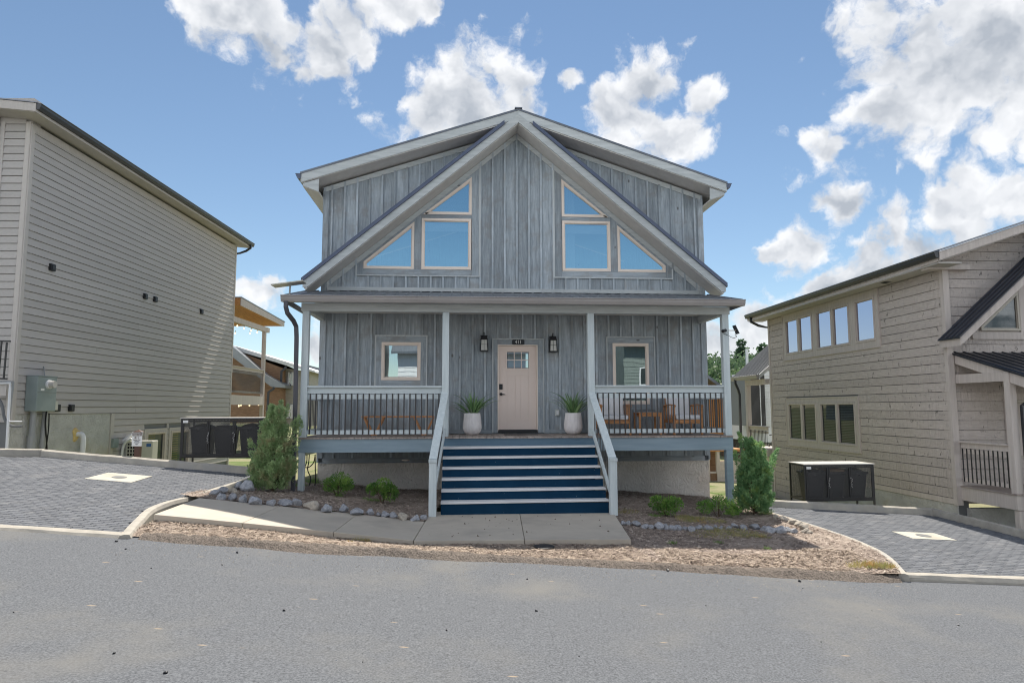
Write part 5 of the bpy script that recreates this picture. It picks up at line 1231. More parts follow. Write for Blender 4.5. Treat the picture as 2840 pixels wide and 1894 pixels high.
slab_TL(TL, -1.0, RE, 7.30, 7.50, OV+.001, OV+.02).ob('eave_fascia', Mt['siding_trim'], rf)
MB().prism([TL(-1.05, 7.505, OV+.05), TL(-1.05, 7.53, OV+.05), TL(-1.05, 8.19, -6), TL(-1.05, 8.16, -6)], LU*(RE+1.1)).ob('roof_metal', Mt['roof_metal'], rf)
g = MB(); gutter_prof(g, TL(-1.02, 7.50, OV+.022), TL(RE, 7.50, OV+.022), LN, .125, .14); g.ob('gutter', Mt['dark_gutter'], rf)
sq_pipe([TL(11.75, 7.38, OV+.08), TL(11.75, 7.25, OV+.08), TL(11.74, 7.12, OV-.1), TL(11.73, 7.02, .10), TL(11.72, 6.99, -.12), TL(11.72, 6.8, -.2), TL(11.72, -1.0, -.2)], .08, .06).ob('downspout', Mt['dark_gutter'], lh)
# front face (a sliver shows)
TLF = lambda s, z, d: TL(-.45, 0, 0)-LN*s-LU*d+Vector((0, 0, z))
cf = slab_TL(TLF, 0, 6, -1., 7.9, -.3, -.02).ob('front_wall', Mt['siding'], lh)
z = .3
while z < 7.5: lap(TLF, .12, 5, z, z+EX, cf, Mt['siding']); z += EX
slab_TL(TLF, .0, .11, .3, 7.3, -.02, .034).ob('corner_board', Mt['siding_trim'], lh)
p = TLF(.62, 0, .05); slab_TL(TLF, .60, .70, 1.4, 7.3, .0, .035).ob('trim_board', Mt['siding_trim'], lh)
slab_TL(TLF, .74, .86, 5.4, 7.6, .0, .10).ob('copper_pipe', Mt['copper'], lh)
# black vents
for q in (cY(400, 865), cY(503, 865), cK(312, 165), cK(1328, 478), cK(1437, 510), cK(1942, 643)):
    s, zz = sL(q); v = slab_TL(TL, s-.09, s+.09, zz-.085, zz+.085, .005, .085).ob('wall_vent', Mt['bin'], lh, bevel=.012); slab_TL(TL, s-.06, s+.06, zz-.055, zz+.05, .086, .096).ob('vent_flap', Mt['black'], v)
# lower windows
for (a, b) in (W1, W2):
    f = window(lh, rect(a, b, -1.35, -.12), TL, Mt['glass_dark'], Mt['hewn_trim'], fw=.07, out=.06)
    slab_TL(TL, a-.11, a-.002, -1.5, -.02, .0, .045).ob('casing_board', Mt['siding_trim'], lh); slab_TL(TL, b+.002, b+.09, -1.5, -.02, .0, .045).ob('casing_board', Mt['siding_trim'], lh); slab_TL(TL, a-.001, b+.001, -.118, -.02, .0, .045).ob('casing_board', Mt['siding_trim'], lh)
    for k in range(14): slab_TL(TL, a+.09, a+.62, -.26-.075*k, -.225-.075*k, -.018, -.012).ob('blind_slat', Mt['foam'], f)
# rear porch of the left house
rp_ = onpl((733, 1000), LP, LN); yp = (rp_-LP).dot(LU)
e0, e1 = sL(cI(170, 160)), sL(cI(600, 365))
TLr = TL
rr1 = MB().prism([TL(11.63, e0[1]+.0, .25), TL(e1[0], e1[1], .25), TL(e1[0], e1[1]+.22, .25), TL(11.63, e0[1]+.30, .25)], -LN*4.5).ob('rear_porch_roof', Mt['cedar'], lh)
MB().prism([TL(11.63, e0[1]-.02, .255), TL(e1[0]+.02, e1[1]-.02, .255), TL(e1[0]+.02, e1[1]+.20, .255), TL(11.63, e0[1]+.30, .255)], LN*.03).ob('rear_fascia', Mt['hewn_trim'], rr1)
MB().prism([TL(11.63, e0[1]+.305, .30), TL(e1[0]+.08, e1[1]+.205, .30), TL(e1[0]+.08, e1[1]+.24, .30), TL(11.63, e0[1]+.345, .30)], -LN*4.6).ob('rear_roof_metal', Mt['midroof'], rr1)
zb0 = sL(cI(465, 415))[1]; zr0 = sL(cI(300, 775))[1]; zf0 = sL(cI(300, 1030))[1]
slab_TL(TL, yp-.07, yp+.08, -2, zb0+.05, -.12, .03).ob('rear_post', Mt['hewn_trim'], lh)
slab_TL(TL, 11.62, yp+.5, zb0, zb0+.22, -.12, .028).ob('rear_header', Mt['hewn_trim'], lh)
slab_TL(TL, 11.62, yp+.1, zf0-.42, zf0-.02, -.1, .03).ob('rear_beam', Mt['hewn_trim'], lh); slab_TL(TL, 11.62, yp, zf0-.12, zf0-.02, -4, -.11).ob('rear_floor', Mt['deck'], lh)
a_, b_ = TL(11.65, zf0, -.03), TL(yp-.07, zf0, -.03)
railing(lh, a_, b_, zr0-zf0+.05, .08, LN, Mt['hewn_trim'], pitch=.11, bm=Mt['black'])
slab_TL(TL, 11.8, yp-.1, zf0-3.2, zf0-.5, -3.5, -3.4).ob('rear_wall', Mt['brownlog'], lh)
slab_TL(TL, 11.62, 12.4, zf0, zb0, -4.2, -4.1).ob('rear_wall', Mt['brownlog'], lh)
t = thing('string_lights', 'string of round bulbs hung under the left rear porch roof', 'lights', TL(12.5, zb0-.2, -.3))
for (q, u) in (((203,360),-.4),((268,385),-.4),((337,405),-.35),((395,422),-.3),((183,432),-2),((324,432),-2),((217,1132),-.5),((238,1124),-.5),((320,1126),-.5),((408,1120),-.5)):
    p = onpl(cI(*q), LP+LN*u, LN); MB().lathe([(.012,.05),(.03,.02),(.038,-.01),(.03,-.04),(.005,-.055)][::-1], p, 8).ob('bulb', Mt['bulb'], t, smooth=True)
    MB().tube([p+Vector((0, 0, .05)), p+Vector((0, 0, .12))], .015, 6).ob('socket', Mt['black'], t)
# electric meter, boxes and pipes
t = thing('electric_meter', 'grey electric meter cabinet with round glass meter on the left house', 'meter', TL(.2, .54, .1))
slab_TL(TL, -.10, .58, .55, 1.36, .03, .30).ob('cabinet', Mt['grey_enamel'], t, bevel=.012); slab_TL(TL, -.09, .57, 1.362, 1.38, .02, .32).ob('rain_hood', Mt['grey_enamel'], t); slab_TL(TL, -.08, .56, .985, .995, .301, .307).ob('seam', Mt['slat'], t)
c_ = TL(.27, 1.18, .30); m = MB(); m.tube([c_, c_+LN*.05], .105, 20); m.ob('meter_ring', Mt['whiteplastic'], t, smooth=False); m = MB(); m.tube([c_+LN*.05, c_+LN*.16], .082, 20); m.ob('meter_glass', Mt['lid'], t)
slab_TL(TL, .02, .14, 1.03, 1.08, .301, .304).ob('label_plate', Mt['signwhite'], t)
m = MB(); m.tube([TL(.06, .55, .14), TL(.04, -1.2, .14)], .065, 10); m.tube([TL(.05, .0, .14), TL(.04, -.5, .14)], .085, 10); m.ob('conduit', Mt['greypipe'], t); MB().tube([TL(.46, .55, .14), TL(.36, -1.2, .14)], .055, 10).ob('conduit', Mt['greypipe'], t)
MB().tube(chaikin([TL(.42, .55, .2), TL(.36, .3, .22), TL(.5, -.2, .2), TL(.6, -.9, .2)], 2), .018, 6).ob('cable', Mt['black'], t); MB().tube(chaikin([TL(.66, .5, .1), TL(.66, .1, .12), TL(.56, -.6, .12)], 2), .016, 6).ob('cable', Mt['black'], t)
MB().tube([TL(.42, 1.37, .1), TL(.42, 1.62, .06)], .014, 6).ob('riser_pipe', Mt['greypipe'], t)
t = thing('junction_box', 'small pale grey utility box right of the electric meter', 'box', TL(.75, .57, .05)); slab_TL(TL, .62, .93, .575, .80, .03, .13).ob('cover', Mt['acwhite'], t, bevel=.01); slab_TL(TL, .74, .78, .66, .73, .131, .136).ob('latch', Mt['greypipe'], t)
t = thing('junction_box', 'little grey-green box low on the left house beside the stucco corner', 'box', TL(3.62, -.42, .05)); s, zz = sL(cL(988, 895)); slab_TL(TL, s-.13, s+.13, zz-.13, zz+.13, .03, .10).ob('cover', Mt['grey_enamel'], t)
def c9(x, y): return (x/3.92, 900+y/3.92)
t = thing('white_pipe', 'white plastic drain pipe at the far left house corner', 'pipe', at(c9(65, 1400), y=-.55))
yy = -.5
MB().tube([at(c9(-200, 645), y=yy), at(c9(112, 636), y=yy), at(c9(108, 700), y=yy), at(c9(68, 1420), y=yy)], .026, 8).ob('pipe_run', Mt['whiteplastic'], t); MB().tube([at(c9(-200, 625), y=yy+.12), at(c9(140, 625), y=yy+.12), at(c9(132, 700), y=yy+.12), at(c9(88, 1050), y=yy+.12)], .03, 8).ob('pipe_run', Mt['greypipe'], t)
MB().tube([at(c9(90, 1050), y=yy), at(c9(240, 1052), y=yy)], .014, 6).ob('pipe_run', Mt['whiteplastic'], t); MB().tube(chaikin([at(c9(-40, 780), y=yy+.1), at(c9(25, 860), y=yy+.1), at(c9(45, 1040), y=yy+.1), at(c9(120, 1110), y=yy+.1), at(c9(240, 1105), y=yy+.1)], 2), .03, 8).ob('cable', Mt['slat'], t)
t = thing('black_railing', 'black metal railing post at the far left edge', 'railing', at(c9(50, 600), y=-.6))
for (a, b) in (((110, 182), (-300, 175)), ((75, 590), (-300, 575))): MB().bar(at(c9(*a), y=-.6), at(c9(*b), y=-.6), .05, .035).ob('rail', Mt['black'], t)
for (a, b) in (((75, 195), (40, 585)), ((18, 190), (-20, 580)), ((-60, 190), (-100, 580))): MB().bar(at(c9(*a), y=-.6), at(c9(*b), y=-.6), .028, .028, up=(0, 1, 0)).ob('picket', Mt['black'], t)
MB().bar(at(c9(75, 700), y=-.45), at(c9(-300, 690), y=-.45), .04, .30).ob('deck_edge', Mt['siding_trim'], t)
# line set, foam and outdoor unit
s, zz = sL(cL(585, 800)); t = thing('line_set', 'white insulated hose leaving the stucco wall through yellow foam', 'hose', TL(s, -1., .1))
m = MB(); m.lathe([(.14, 0), (.13, .03), (.06, .05)], (0, 0, 0), 14, lambda a, z: .22*math.sin(3*a+1)+.1*math.sin(5*a)); m.v = [tuple(TL(s, zz, 0)+LU*v[0]+Vector((0, 0, v[1]*1.25))+LN*v[2]) for v in m.v]; m.ob('foam_collar', Mt['foam'], t)
MB().tube(chaikin([TL(s, zz, .02), TL(s+.06, zz+.01, .16), TL(s+.03, zz-.3, .2), TL(s-.05, zz-1.2, .18)], 2), .065, 10).ob('hose', Mt['whiteplastic'], t, smooth=True); MB().tube([TL(s+.12, zz-.25, .1), TL(s+.5, zz-1.1, .1)], .016, 6).ob('cable', Mt['black'], t)
ya = 4.3; a0, a1 = at(cL(1130, 1035), y=ya), at(cL(1425, 870), y=ya)
t = thing('ac_unit', 'off-white outdoor air conditioner unit behind the parking sign', 'ac unit', ((a0.x+a1.x)/2, ya+.2, -1.05))
MB().box(a0.x, a1.x, ya, ya+.36, -1.05, a1.z).ob('casing', Mt['acwhite'], t, bevel=.02)
gx = a0.x+.04; gw = (a1.x-a0.x)*.52
MB().box(gx, gx+gw, ya-.004, ya-.001, -.98, a1.z-.07).ob('fan_opening', Mt['bin'], t)
for k in range(6): MB().box(gx, gx+gw, ya-.02, ya-.005, -.97+k*.1, -.945+k*.1).ob('grille_bar', Mt['acwhite'], t)
for k in range(6): MB().box(gx+gw*k/5-.01, gx+gw*k/5+.01, ya-.024, ya-.0205, -.99, a1.z-.06).ob('grille_bar', Mt['acwhite'], t)
MB().box(a1.x-.17, a1.x-.04, ya-.006, ya-.001, a1.z-.17, a1.z-.08).ob('badge', Mt['label_blue'], t)
t = thing('line_set', 'white insulated hose curving into the outdoor air conditioner', 'hose', at(cL(1010, 960), y=ya)); MB().tube(chaikin([at(cL(1200, 800), y=ya+.2), at(cL(1120, 860), y=ya+.15), at(cL(1040, 920), y=ya+.1), at(cL(950, 1020), y=ya+.1)], 2), .05, 8).ob('hose', Mt['whiteplastic'], t, smooth=True); MB().tube(chaikin([at(cL(1195, 850), y=ya-.05), at(cL(1125, 880), y=ya-.05), at(cL(1095, 960), y=ya-.05), at(cL(1090, 1040), y=ya-.05)], 2), .04, 8).ob('hose', Mt['whiteplastic'], t, smooth=True)
# reserved parking sign
ys_ = -.42; a0, a1 = at(cL(1193, 930), y=ys_), at(cL(1312, 770), y=ys_); cxs_ = (a0.x+a1.x)/2; w_ = a1.x-a0.x; h_ = a1.z-a0.z
t = thing('parking_sign', 'white and brown reserved parking sign for 411 on a brown post', 'sign', (cxs_, ys_+.06, -1.0))
MB().box(cxs_-.055, cxs_+.055, ys_+.02, ys_+.13, -1.2, a1.z-.01).ob('post', Mt['signbrown'], t); m = MB(); zt_ = a1.z-.01; m.v = [(cxs_-.09, ys_-.015, zt_), (cxs_+.09, ys_-.015, zt_), (cxs_+.09, ys_+.165, zt_), (cxs_-.09, ys_+.165, zt_), (cxs_, ys_+.075, zt_+.05)]; m.f = [(3,2,1,0),(0,1,4),(1,2,4),(2,3,4),(3,0,4)]; m.ob('post_cap', Mt['signbrown'], t)
MB().box(a0.x, a1.x, ys_, ys_+.012, a0.z, a1.z).ob('plate', Mt['signwhite'], t, bevel=.004); MB().box(a0.x+.012, a1.x-.012, ys_-.004, ys_-.001, a1.z-h_*.30, a1.z-.012).ob('header_band', Mt['signbrown'], t)
text_mesh('lettering', 'RESERVED', h_*.145, (cxs_, ys_-.006, a1.z-h_*.105), Mt['signwhite'], t, sx=.78); text_mesh('lettering', 'PARKING', h_*.145, (cxs_, ys_-.006, a1.z-h_*.225), Mt['signwhite'], t, sx=.85)
text_mesh('lettering', '411', h_*.24, (cxs_, ys_-.003, a1.z-h_*.42), Mt['signbrown'], t, sx=1.05); text_mesh('lettering', 'Hatcher Way', h_*.10, (cxs_, ys_-.003, a1.z-h_*.56), Mt['signbrown'], t, sx=.85)
m = MB(); zc = a0.z+h_*.24; m.prism([(cxs_-.07, ys_-.004, zc), (cxs_, ys_-.004, zc-.05), (cxs_+.07, ys_-.004, zc), (cxs_+.04, ys_-.004, zc+.045), (cxs_-.04, ys_-.004, zc+.045)], (0, .003, 0)).ob('emblem', Mt['greypipe'], t); MB().box(cxs_-.075, cxs_+.075, ys_-.007, ys_-.0045, zc-.008, zc+.010).ob('emblem_bar', Mt['signwhite'], t)
# trash enclosures with bins
def enclosure(x0, x1, y, z0, z1, zg, dep, label, tagx):
    t = thing('trash_enclosure', label, 'trash enclosure', ((x0+x1)/2, y+dep/2, zg), 'black mesh trash enclosures'); f = .035
    m = MB()
    for xx in (x0, x1-f):
        for yy_ in (y, y+dep-f): m.box(xx, xx+f, yy_, yy_+f, zg-.1, z1)
    for zz_ in (z0, z1-f):
        for yy_ in (y+.0005, y+dep-f-.0005): m.box(x0+f, x1-f, yy_, yy_+f-.001, zz_+.0005, zz_+f-.0005)
        for xx in (x0+.0005, x1-f-.0005): m.box(xx, xx+f-.001, y+f, y+dep-f, zz_+.001, zz_+f-.001)
    m.ob('frame', Mt['black'], t)
    MB().box(x0-.02, x1+.02, y-.02, y+dep+.02, z1+.001, z1+.02).ob('lid', Mt['lid'], t); MB().box(x0+f, x1-f, y+f, y+dep-f, z0-.012, z0-.002).ob('floor_plate', Mt['black'], t)
    for xx in (x0+.012, x1-.012): MB().poly([(xx, y+f, z0+f), (xx, y+dep-f, z0+f), (xx, y+dep-f, z1-f), (xx, y+f, z1-f)]).ob('side_mesh', Mt['screen'], t)
    MB().poly([(x0+f, y+dep-.01, z0+f), (x1-f, y+dep-.01, z0+f), (x1-f, y+dep-.01, z1-f), (x0+f, y+dep-.01, z1-f)]).ob('rear_mesh', Mt['screen'], t)
    w = (x1-x0-2*f)/3
    for k in range(3):
        a, b = x0+f+w*k+.004, x0+f+w*(k+1)-.004; m = MB(); ring(m, rect(a, b, z0+f+.004, z1-f-.004), rect(a+.032, b-.032, z0+f+.036, z1-f-.036), lambda u, v, d: Vector((u, y+.012-d, v)), .022, 0)
        d = m.ob('door', Mt['black'], t); MB().poly([(a+.03, y+.008, z0+.06), (b-.03, y+.008, z0+.06), (b-.03, y+.008, z1-.06), (a+.03, y+.008, z1-.06)]).ob('door_mesh', Mt['screen'], d)
        if k < 2:
            xx = b+.005; zc_ = (z0+z1)/2; m = MB(); rn = random.Random(k)
            for i in range(7): c0 = Vector((xx+rn.uniform(-.02, .02), y-.025, zc_+.11-i*.035)); m.tube([c0+Vector((-.012, 0, -.012)), c0+Vector((.012, -.008, 0)), c0+Vector((0, 0, .014))], .005, 5)
            m.ob('chain', Mt['silver'], t); MB().box(xx-.03, xx+.03, y-.03, y-.012, zc_-.03, zc_+.05).ob('latch', Mt['black'], t)
    MB().box(x0+.05, x0+.16, y-.014, y-.0105, z1-.095, z1-.04).ob('sticker', Mt['signwhite'], t)
    for k in range(3):
        cx_ = x0+f+w*(k+.5)+(.05 if k == 0 else 0); cy_ = y+dep*.5; h = (z1-z0)*.74
        bt = thing('trash_bin', 'black plastic trash bin, %s in the %s enclosure' % (('first from the left', 'middle one', 'last on the right')[k], tagx), 'trash bin', (cx_, cy_, z0), 'trash bins inside the enclosures')
        m = MB(); a, b = .17, .225
        m.hexa([(cx_-a,cy_-a,z0),(cx_+a,cy_-a,z0),(cx_+a,cy_+a,z0),(cx_-a,cy_+a,z0),(cx_-b,cy_-b,z0+h),(cx_+b,cy_-b,z0+h),(cx_+b,cy_+b,z0+h),(cx_-b,cy_+b,z0+h)]).ob('tub', Mt['bin'], bt, bevel=.03)
        m = MB(); ring(m, rect(cx_-b-.015, cx_+b+.015, cy_-b-.015, cy_+b+.015), rect(cx_-b+.01, cx_+b-.01, cy_-b+.01, cy_+b-.01), lambda u, v, d: Vector((u, v, z0+h+d)), .03, -.01); m.ob('rim', Mt['bin'], bt)
        rn = random.Random(k+7); m = MB(); m.lathe([(.20, -.12), (.235, -.02), (.245, .03), (.20, .06), (.12, .09 if k != 1 else .05), (.02, .11 if k != 1 else .05)], (cx_, cy_, z0+h), 28, lambda a_2, z_2: .10*mnoise.noise(Vector((math.cos(a_2)*2, math.sin(a_2)*2, z_2*14+k))))
        m.ob('bag', Mt['bag'], bt, smooth=True)
    return t
gl_ = -1.2
enclosure(-7.56, -5.80, -.45, -.47, .385, -1.05, .72, 'black mesh trash enclosure behind the left kerb beside the juniper', 'left')
yE = -.95; a0, a1 = at(c4(430, 545), y=yE), at(c4(1212, 925), y=yE)
enc2 = enclosure(a0.x, a1.x-.01, yE, a1.z-.01, a0.z, a1.z-.5, .72, 'black mesh trash enclosure in front of the right house', 'right')
cbx = (a0.x+a1.x)/2
MB().box(cbx-.21, cbx+.19, yE+.12, yE+.55, a1.z+(a0.z-a1.z)*.74+.035, a1.z+(a0.z-a1.z)*.74+.10).ob('cardboard_box', Mt['cardboard'], label='flat cardboard boxes lying on the middle bin of the right enclosure', cat='box')
# ================================================================== neighbour on the right
RU = Vector((.011, 1, 0)).normalized(); RN = Vector((-1, .011, 0)).normalized(); RP0 = Vector((9.99, -1.13, 0))
TR = lambda s, z, d: RP0+RU*s+RN*d+Vector((0, 0, z))
def sR(q): p = onpl(q, RP0, RN); return ((p-RP0).dot(RU), p.z)
ZTR = 3.92
rh = thing('right_house', 'taupe hand-hewn timber-sided house with lavender windows at the right', 'house', RP0+Vector((4, 4, -1)))
slab_TL(TR, -.62, 9.85, ZTR-.06, ZTR-.022, -.05, .498).ob('eave_soffit', Mt['soffit_tan'], rh)
core = slab_TL(TR, 0, 9.25, -3.0, 4.06, -.3, -.03).ob('side_wall', Mt['slat'], rh)
ZT = 3.92; EXR = .222; S1 = 9.14
# windows: (s range from the picture, z range)
def sp(q0, q1): a, b = sR(q0), sR(q1); return sorted((a[0], b[0]))
up = [sp(c7(627, 1130), c7(823, 1110)), sp(c7(850, 1080), c7(1092, 1050)), sp(c7(1128, 1010), c7(1277, 990))]
lo_ = [sp(c3(270, 1000), c3(575, 1000)), sp(c3(615, 1000), c3(1000, 1000))]
ZU = (2.43, 3.66); ZL = (-.52, .76)
casU = (up[2][0]-.16, up[0][1]+.16, ZU[0]-.17, ZU[1]+.16); casL = (lo_[1][0]-.15, lo_[0][1]+.15, ZL[0]-.16, ZL[1]+.14)
z = -1.48; k = 0
while z < ZT-.05:
    zt = min(z+EXR, ZT); mid_ = (z+zt)/2; cuts = []
    for c in (casU, casL):
        if c[2] < mid_ < c[3]: cuts.append((c[0], c[1]))
    for (a, b) in pieces(.02, S1, cuts):
        MB().hexa([TR(a,z+.008,-.02),TR(b,z+.008,-.02),TR(b,z+.008,.014),TR(a,z+.008,.014),TR(a,zt-.006,-.02),TR(b,zt-.006,-.02),TR(b,zt-.006,.012),TR(a,zt-.006,.012)]).ob('siding_board', Mt['hewn'], core)
    z += EXR
z = -1.48-EXR
while z > -3.0:
    MB().hexa([TR(5.6,z+.008,-.02),TR(S1,z+.008,-.02),TR(S1,z+.008,.014),TR(5.6,z+.008,.014),TR(5.6,z+EXR-.004,-.02),TR(S1,z+EXR-.004,-.02),TR(S1,z+EXR-.004,.012),TR(5.6,z+EXR-.004,.012)]).ob('siding_board', Mt['hewn'], core); z -= EXR
slab_TL(TR, -.05, 5.58, -3, -1.62, -.02, .01).ob('foundation', Mt['stucco_l'], rh); slab_TL(TR, -.0, 5.6, -1.61, -1.485, -.02, .03).ob('sill_board', Mt['hewn_trim'], rh)
slab_TL(TR, -.09, .02, -1.62, 3.9, -.11, .035).ob('corner_board', Mt['hewn_trim'], rh); slab_TL(TR, 9.145, 9.25, -3, 3.9, -.11, .035).ob('corner_board', Mt['hewn_trim'], rh)
def cas_group(c, wins, zr, gm, rails):
    o = MB()
    def bx(s0, s1, z0, z1, d=.03):
        if s1-s0 > .005 and z1-z0 > .005: o.hexa([TR(s0,z0,-.02),TR(s1,z0,-.02),TR(s1,z0,d),TR(s0,z0,d),TR(s0,z1,-.02),TR(s1,z1,-.02),TR(s1,z1,d),TR(s0,z1,d)])
    for a in wins: slab_TL(TR, a[0]+.02, a[1]-.02, zr[0]+.02, zr[1]-.02, -.029, -.026).ob('room_dark', Mt['room_dark'], rh)  # thin dark sheet behind each pane paints in the room's darkness
    w = sorted(wins); bx(c[0], w[0][0], c[2], c[3]); bx(w[-1][1], c[1], c[2], c[3])
    for a, b in zip(w, w[1:]): bx(a[1], b[0], c[2], c[3])
    for a in w: bx(a[0], a[1], c[2], zr[0]); bx(a[0], a[1], zr[1], c[3])
    o.ob('casing', Mt['hewn_trim'], rh)
    e = MB()
    for (a, b, z0, z1) in ((c[0]-.03, c[0], c[2]-.03, c[3]+.03), (c[1], c[1]+.03, c[2]-.03, c[3]+.03), (c[0], c[1], c[2]-.03, c[2]), (c[0], c[1], c[3], c[3]+.03)): e.hexa([TR(a,z0,-.02),TR(b,z0,-.02),TR(b,z0,.045),TR(a,z0,.045),TR(a,z1,-.02),TR(b,z1,-.02),TR(b,z1,.045),TR(a,z1,.045)])
    e.ob('casing_edge', Mt['hewn_trim'], rh)
    for i, (a, b) in enumerate(w):
        n = rails[i]
        for k in range(n):
            s0, s1 = a+(b-a)*k/n, a+(b-a)*(k+1)/n; f = window(rh, rect(s0+.004, s1-.004, zr[0]+.004, zr[1]-.004), TR, gm, Mt['hewn_trim'], fw=.055, out=.045)
            if gm is Mt['glass_dark']:
                for q in range(24): slab_TL(TR, s0+.09, s1-.09, zr[0]+.10+q*.048, zr[0]+.122+q*.048, -.024, -.012).ob('blind_slat', Mt['slat'], f)
cas_group(casU, [tuple(x) for x in up], ZU, Mt['glass_lav'], [1, 2, 2]); cas_group(casL, [tuple(x) for x in lo_], ZL, Mt['glass_dark'], [2, 2])
# eave and roof
rr = MB().prism([TR(-.66, ZT-.02, .50), TR(-.66, ZT+.18, .50), TR(-.66, ZT+.18+.333*9.5, -9), TR(-.66, ZT-.02+.333*9.5, -9)], RU*10.6).ob('roof', Mt['soffit_tan'], rh)
MB().prism([TR(-.70, ZT+.0, .52), TR(-.70, ZT+.19, .52), TR(-.70, ZT+.19+.333*9.5, -9), TR(-.70, ZT-.01+.333*9.5, -9)], RU*.035).ob('rake_fascia', Mt['hewn_trim'], rr)
MB().prism([TR(-.74, ZT+.195, .55), TR(-.74, ZT+.24, .55), TR(-.74, ZT+.24+.333*9.5, -9), TR(-.74, ZT+.195+.333*9.5, -9)], RU*10.8).ob('roof_metal', Mt['roof_metal'], rr)
g = MB(); gutter_prof(g, TR(-.68, ZT+.20, .522), TR(9.9, ZT+.20, .522), RN, .125, .14); g.ob('gutter', Mt['dark_gutter'], rr); slab_TL(TR, -.64, 9.9, ZT-.02, ZT+.18, .501, .52).ob('eave_fascia', Mt['hewn_trim'], rr)
slab_TL(TR, -.2, .05, ZT-.10, ZT+.02, -.6, .45).ob('eave_return', Mt['hewn_trim'], rr)
sq_pipe([TR(9.5, ZT+.1, .58), TR(9.5, ZT-.1, .55), TR(9.42, ZT-.25, .3), TR(9.36, ZT-.31, .10), TR(9.36, ZT-.33, -.14), TR(9.36, ZT-.6, -.2), TR(9.36, -2.8, -.2)], .08, .06).ob('downspout', Mt['dark_gutter'], rh)
s, zz = sR(c7(1415, 700)); slab_TL(TR, s-.12, s+.12, ZT-.06, ZT-.025, .16, .36).ob('soffit_light', Mt['black'], rh)
# front face
TRF = lambda s, z, d: RP0+Vector((s, -d, z))
cf = MB().prism([TRF(0, -1.6, -.03), TRF(9, -1.6, -.03), TRF(9, ZT+.155+.333*9, -.03), TRF(0, ZT+.155, -.03)], (0, .2, 0)).ob('front_wall', Mt['hewn_x'], rh)
z = -1.48
while z < 6.5:
    lx = lambda q: .03 if q < ZT+.16 else .03+(q-ZT-.16)/.333
    za, zb2 = z+.008, z+EXR-.004
    pts = [(lx(za), za), (8, za), (8, zb2), (lx(zb2), zb2)]
    MB().prism([TRF(a, b, -.02) for a, b in pts], (0, -.034, 0)).ob('siding_board', Mt['hewn_x'], cf); z += EXR
slab_TL(TRF, .0, .14, -1.6, ZT-.05, .0, .034).ob('corner_board', Mt['hewn_trim'], rh)
# steep gable roof over the front (its left slope shows)
yf = -1.13-.68; g0 = at(c7(1890, 1135), y=yf); g1 = at(c7(2351, 690), y=yf); sl = (g1.z-g0.z)/(g1.x-g0.x); L_ = 4.5
gr = MB().prism([(g0.x, yf, g0.z-.19), (g0.x, yf, g0.z), (g0.x+L_, yf, g0.z+sl*L_), (g0.x+L_, yf, g0.z+sl*L_-.22)], (0, .665, 0)).ob('gable_roof', Mt['hewn_trim'], rh)
MB().prism([(g0.x-.05, yf-.04, g0.z-.03), (g0.x-.05, yf-.04, g0.z+.0), (g0.x+L_, yf-.04, g0.z+sl*(L_+.05)+.0), (g0.x+L_, yf-.04, g0.z+sl*(L_+.05)-.03)], (0, .70, 0)).ob('gable_metal', Mt['roof_metal_d'] if 'roof_metal_d' in Mt else Mt.setdefault('roof_metal_d', surf('blue_black_metal_roofing', (.02,.024,.034), (.03,.034,.046), ns=2., rough=.3, var=.03, spec=.5, metallic=.3)), gr)
for k in range(4):
    y0 = yf+.08+k*.17; MB().prism([(g0.x-.05, y0-.022, g0.z+.001), (g0.x-.05, y0+.022, g0.z+.001), (g0.x-.05, y0+.010, g0.z+.03), (g0.x-.05, y0-.010, g0.z+.03)], (L_, 0, sl*L_)).ob('roof_rib', Mt['roof_metal_d'], gr)
# triangular window
wp_ = [at(c7(2035, 1090), y=-1.16), at(c7(2320, 1098), y=-1.16), at(c7(2305, 810), y=-1.16)]
TW = lambda x, z, d: Vector((x, -1.165-d, z))
x0, x1, z0, z1 = wp_[0].x, wp_[1].x, wp_[0].z, wp_[2].z+.02
window(rh, [(x0, z0), (x1, z0), (x1, z1), (x0, z0+.10)], TW, Mt['glass_dark'], Mt['winframe_g'] if 'winframe_g' in Mt else Mt.setdefault('winframe_g', plain('grey_beige_window_vinyl', (.44,.40,.34), .45)), fw=.05)
MB().box(x0-.22, x1+1.5, -1.185, -1.146, z0-.20, z0-.03).ob('casing_board', Mt['hewn_trim'], rh); MB().box(x1+.02, x1+.22, -1.187, -1.146, z0-.03, z1+.4).ob('casing_board', Mt['hewn_trim'], rh)
# front porch
XP = 10.12; q = lambda c: at(c, x=XP)
w0, w1 = at(c7(1828, 1262), y=-1.13), at(c7(2245, 1405), x=XP)
prf = MB().prism([(w0.x, -1.15, w0.z), (w0.x, w1.y-.45, w1.z-.10), (w0.x, w1.y-.45, w1.z-.32), (w0.x, -1.15, w0.z-.20)], (8, 0, 0)).ob('porch_roof', Mt['hewn_trim'], rh)
MB().prism([(w0.x-.06, -1.15, w0.z+.05), (w0.x-.06, w1.y-.5, w1.z-.07), (w0.x-.06, w1.y-.5, w1.z-.10), (w0.x-.06, -1.15, w0.z+.01)], (8, 0, 0)).ob('porch_metal', Mt['roof_metal_d'], prf)
for k in range(9): MB().prism([(w0.x+.02+k*.24, -1.15, w0.z+.05), (w0.x+.07+k*.24, -1.15, w0.z+.05), (w0.x+.055+k*.24, -1.15, w0.z+.075), (w0.x+.035+k*.24, -1.15, w0.z+.075)], (0, w1.y-.5+1.15, w1.z-.07-w0.z-.05)).ob('roof_rib', Mt['roof_metal_d'], prf)
pp = q(c8(2255, 500)); yp_ = pp.y
zb_ = q(c7(2215, 1420)).z; zd_ = at(c8(1900, 905), y=-1.2).z; zr_ = at(c8(1885, 590), y=-1.2).z
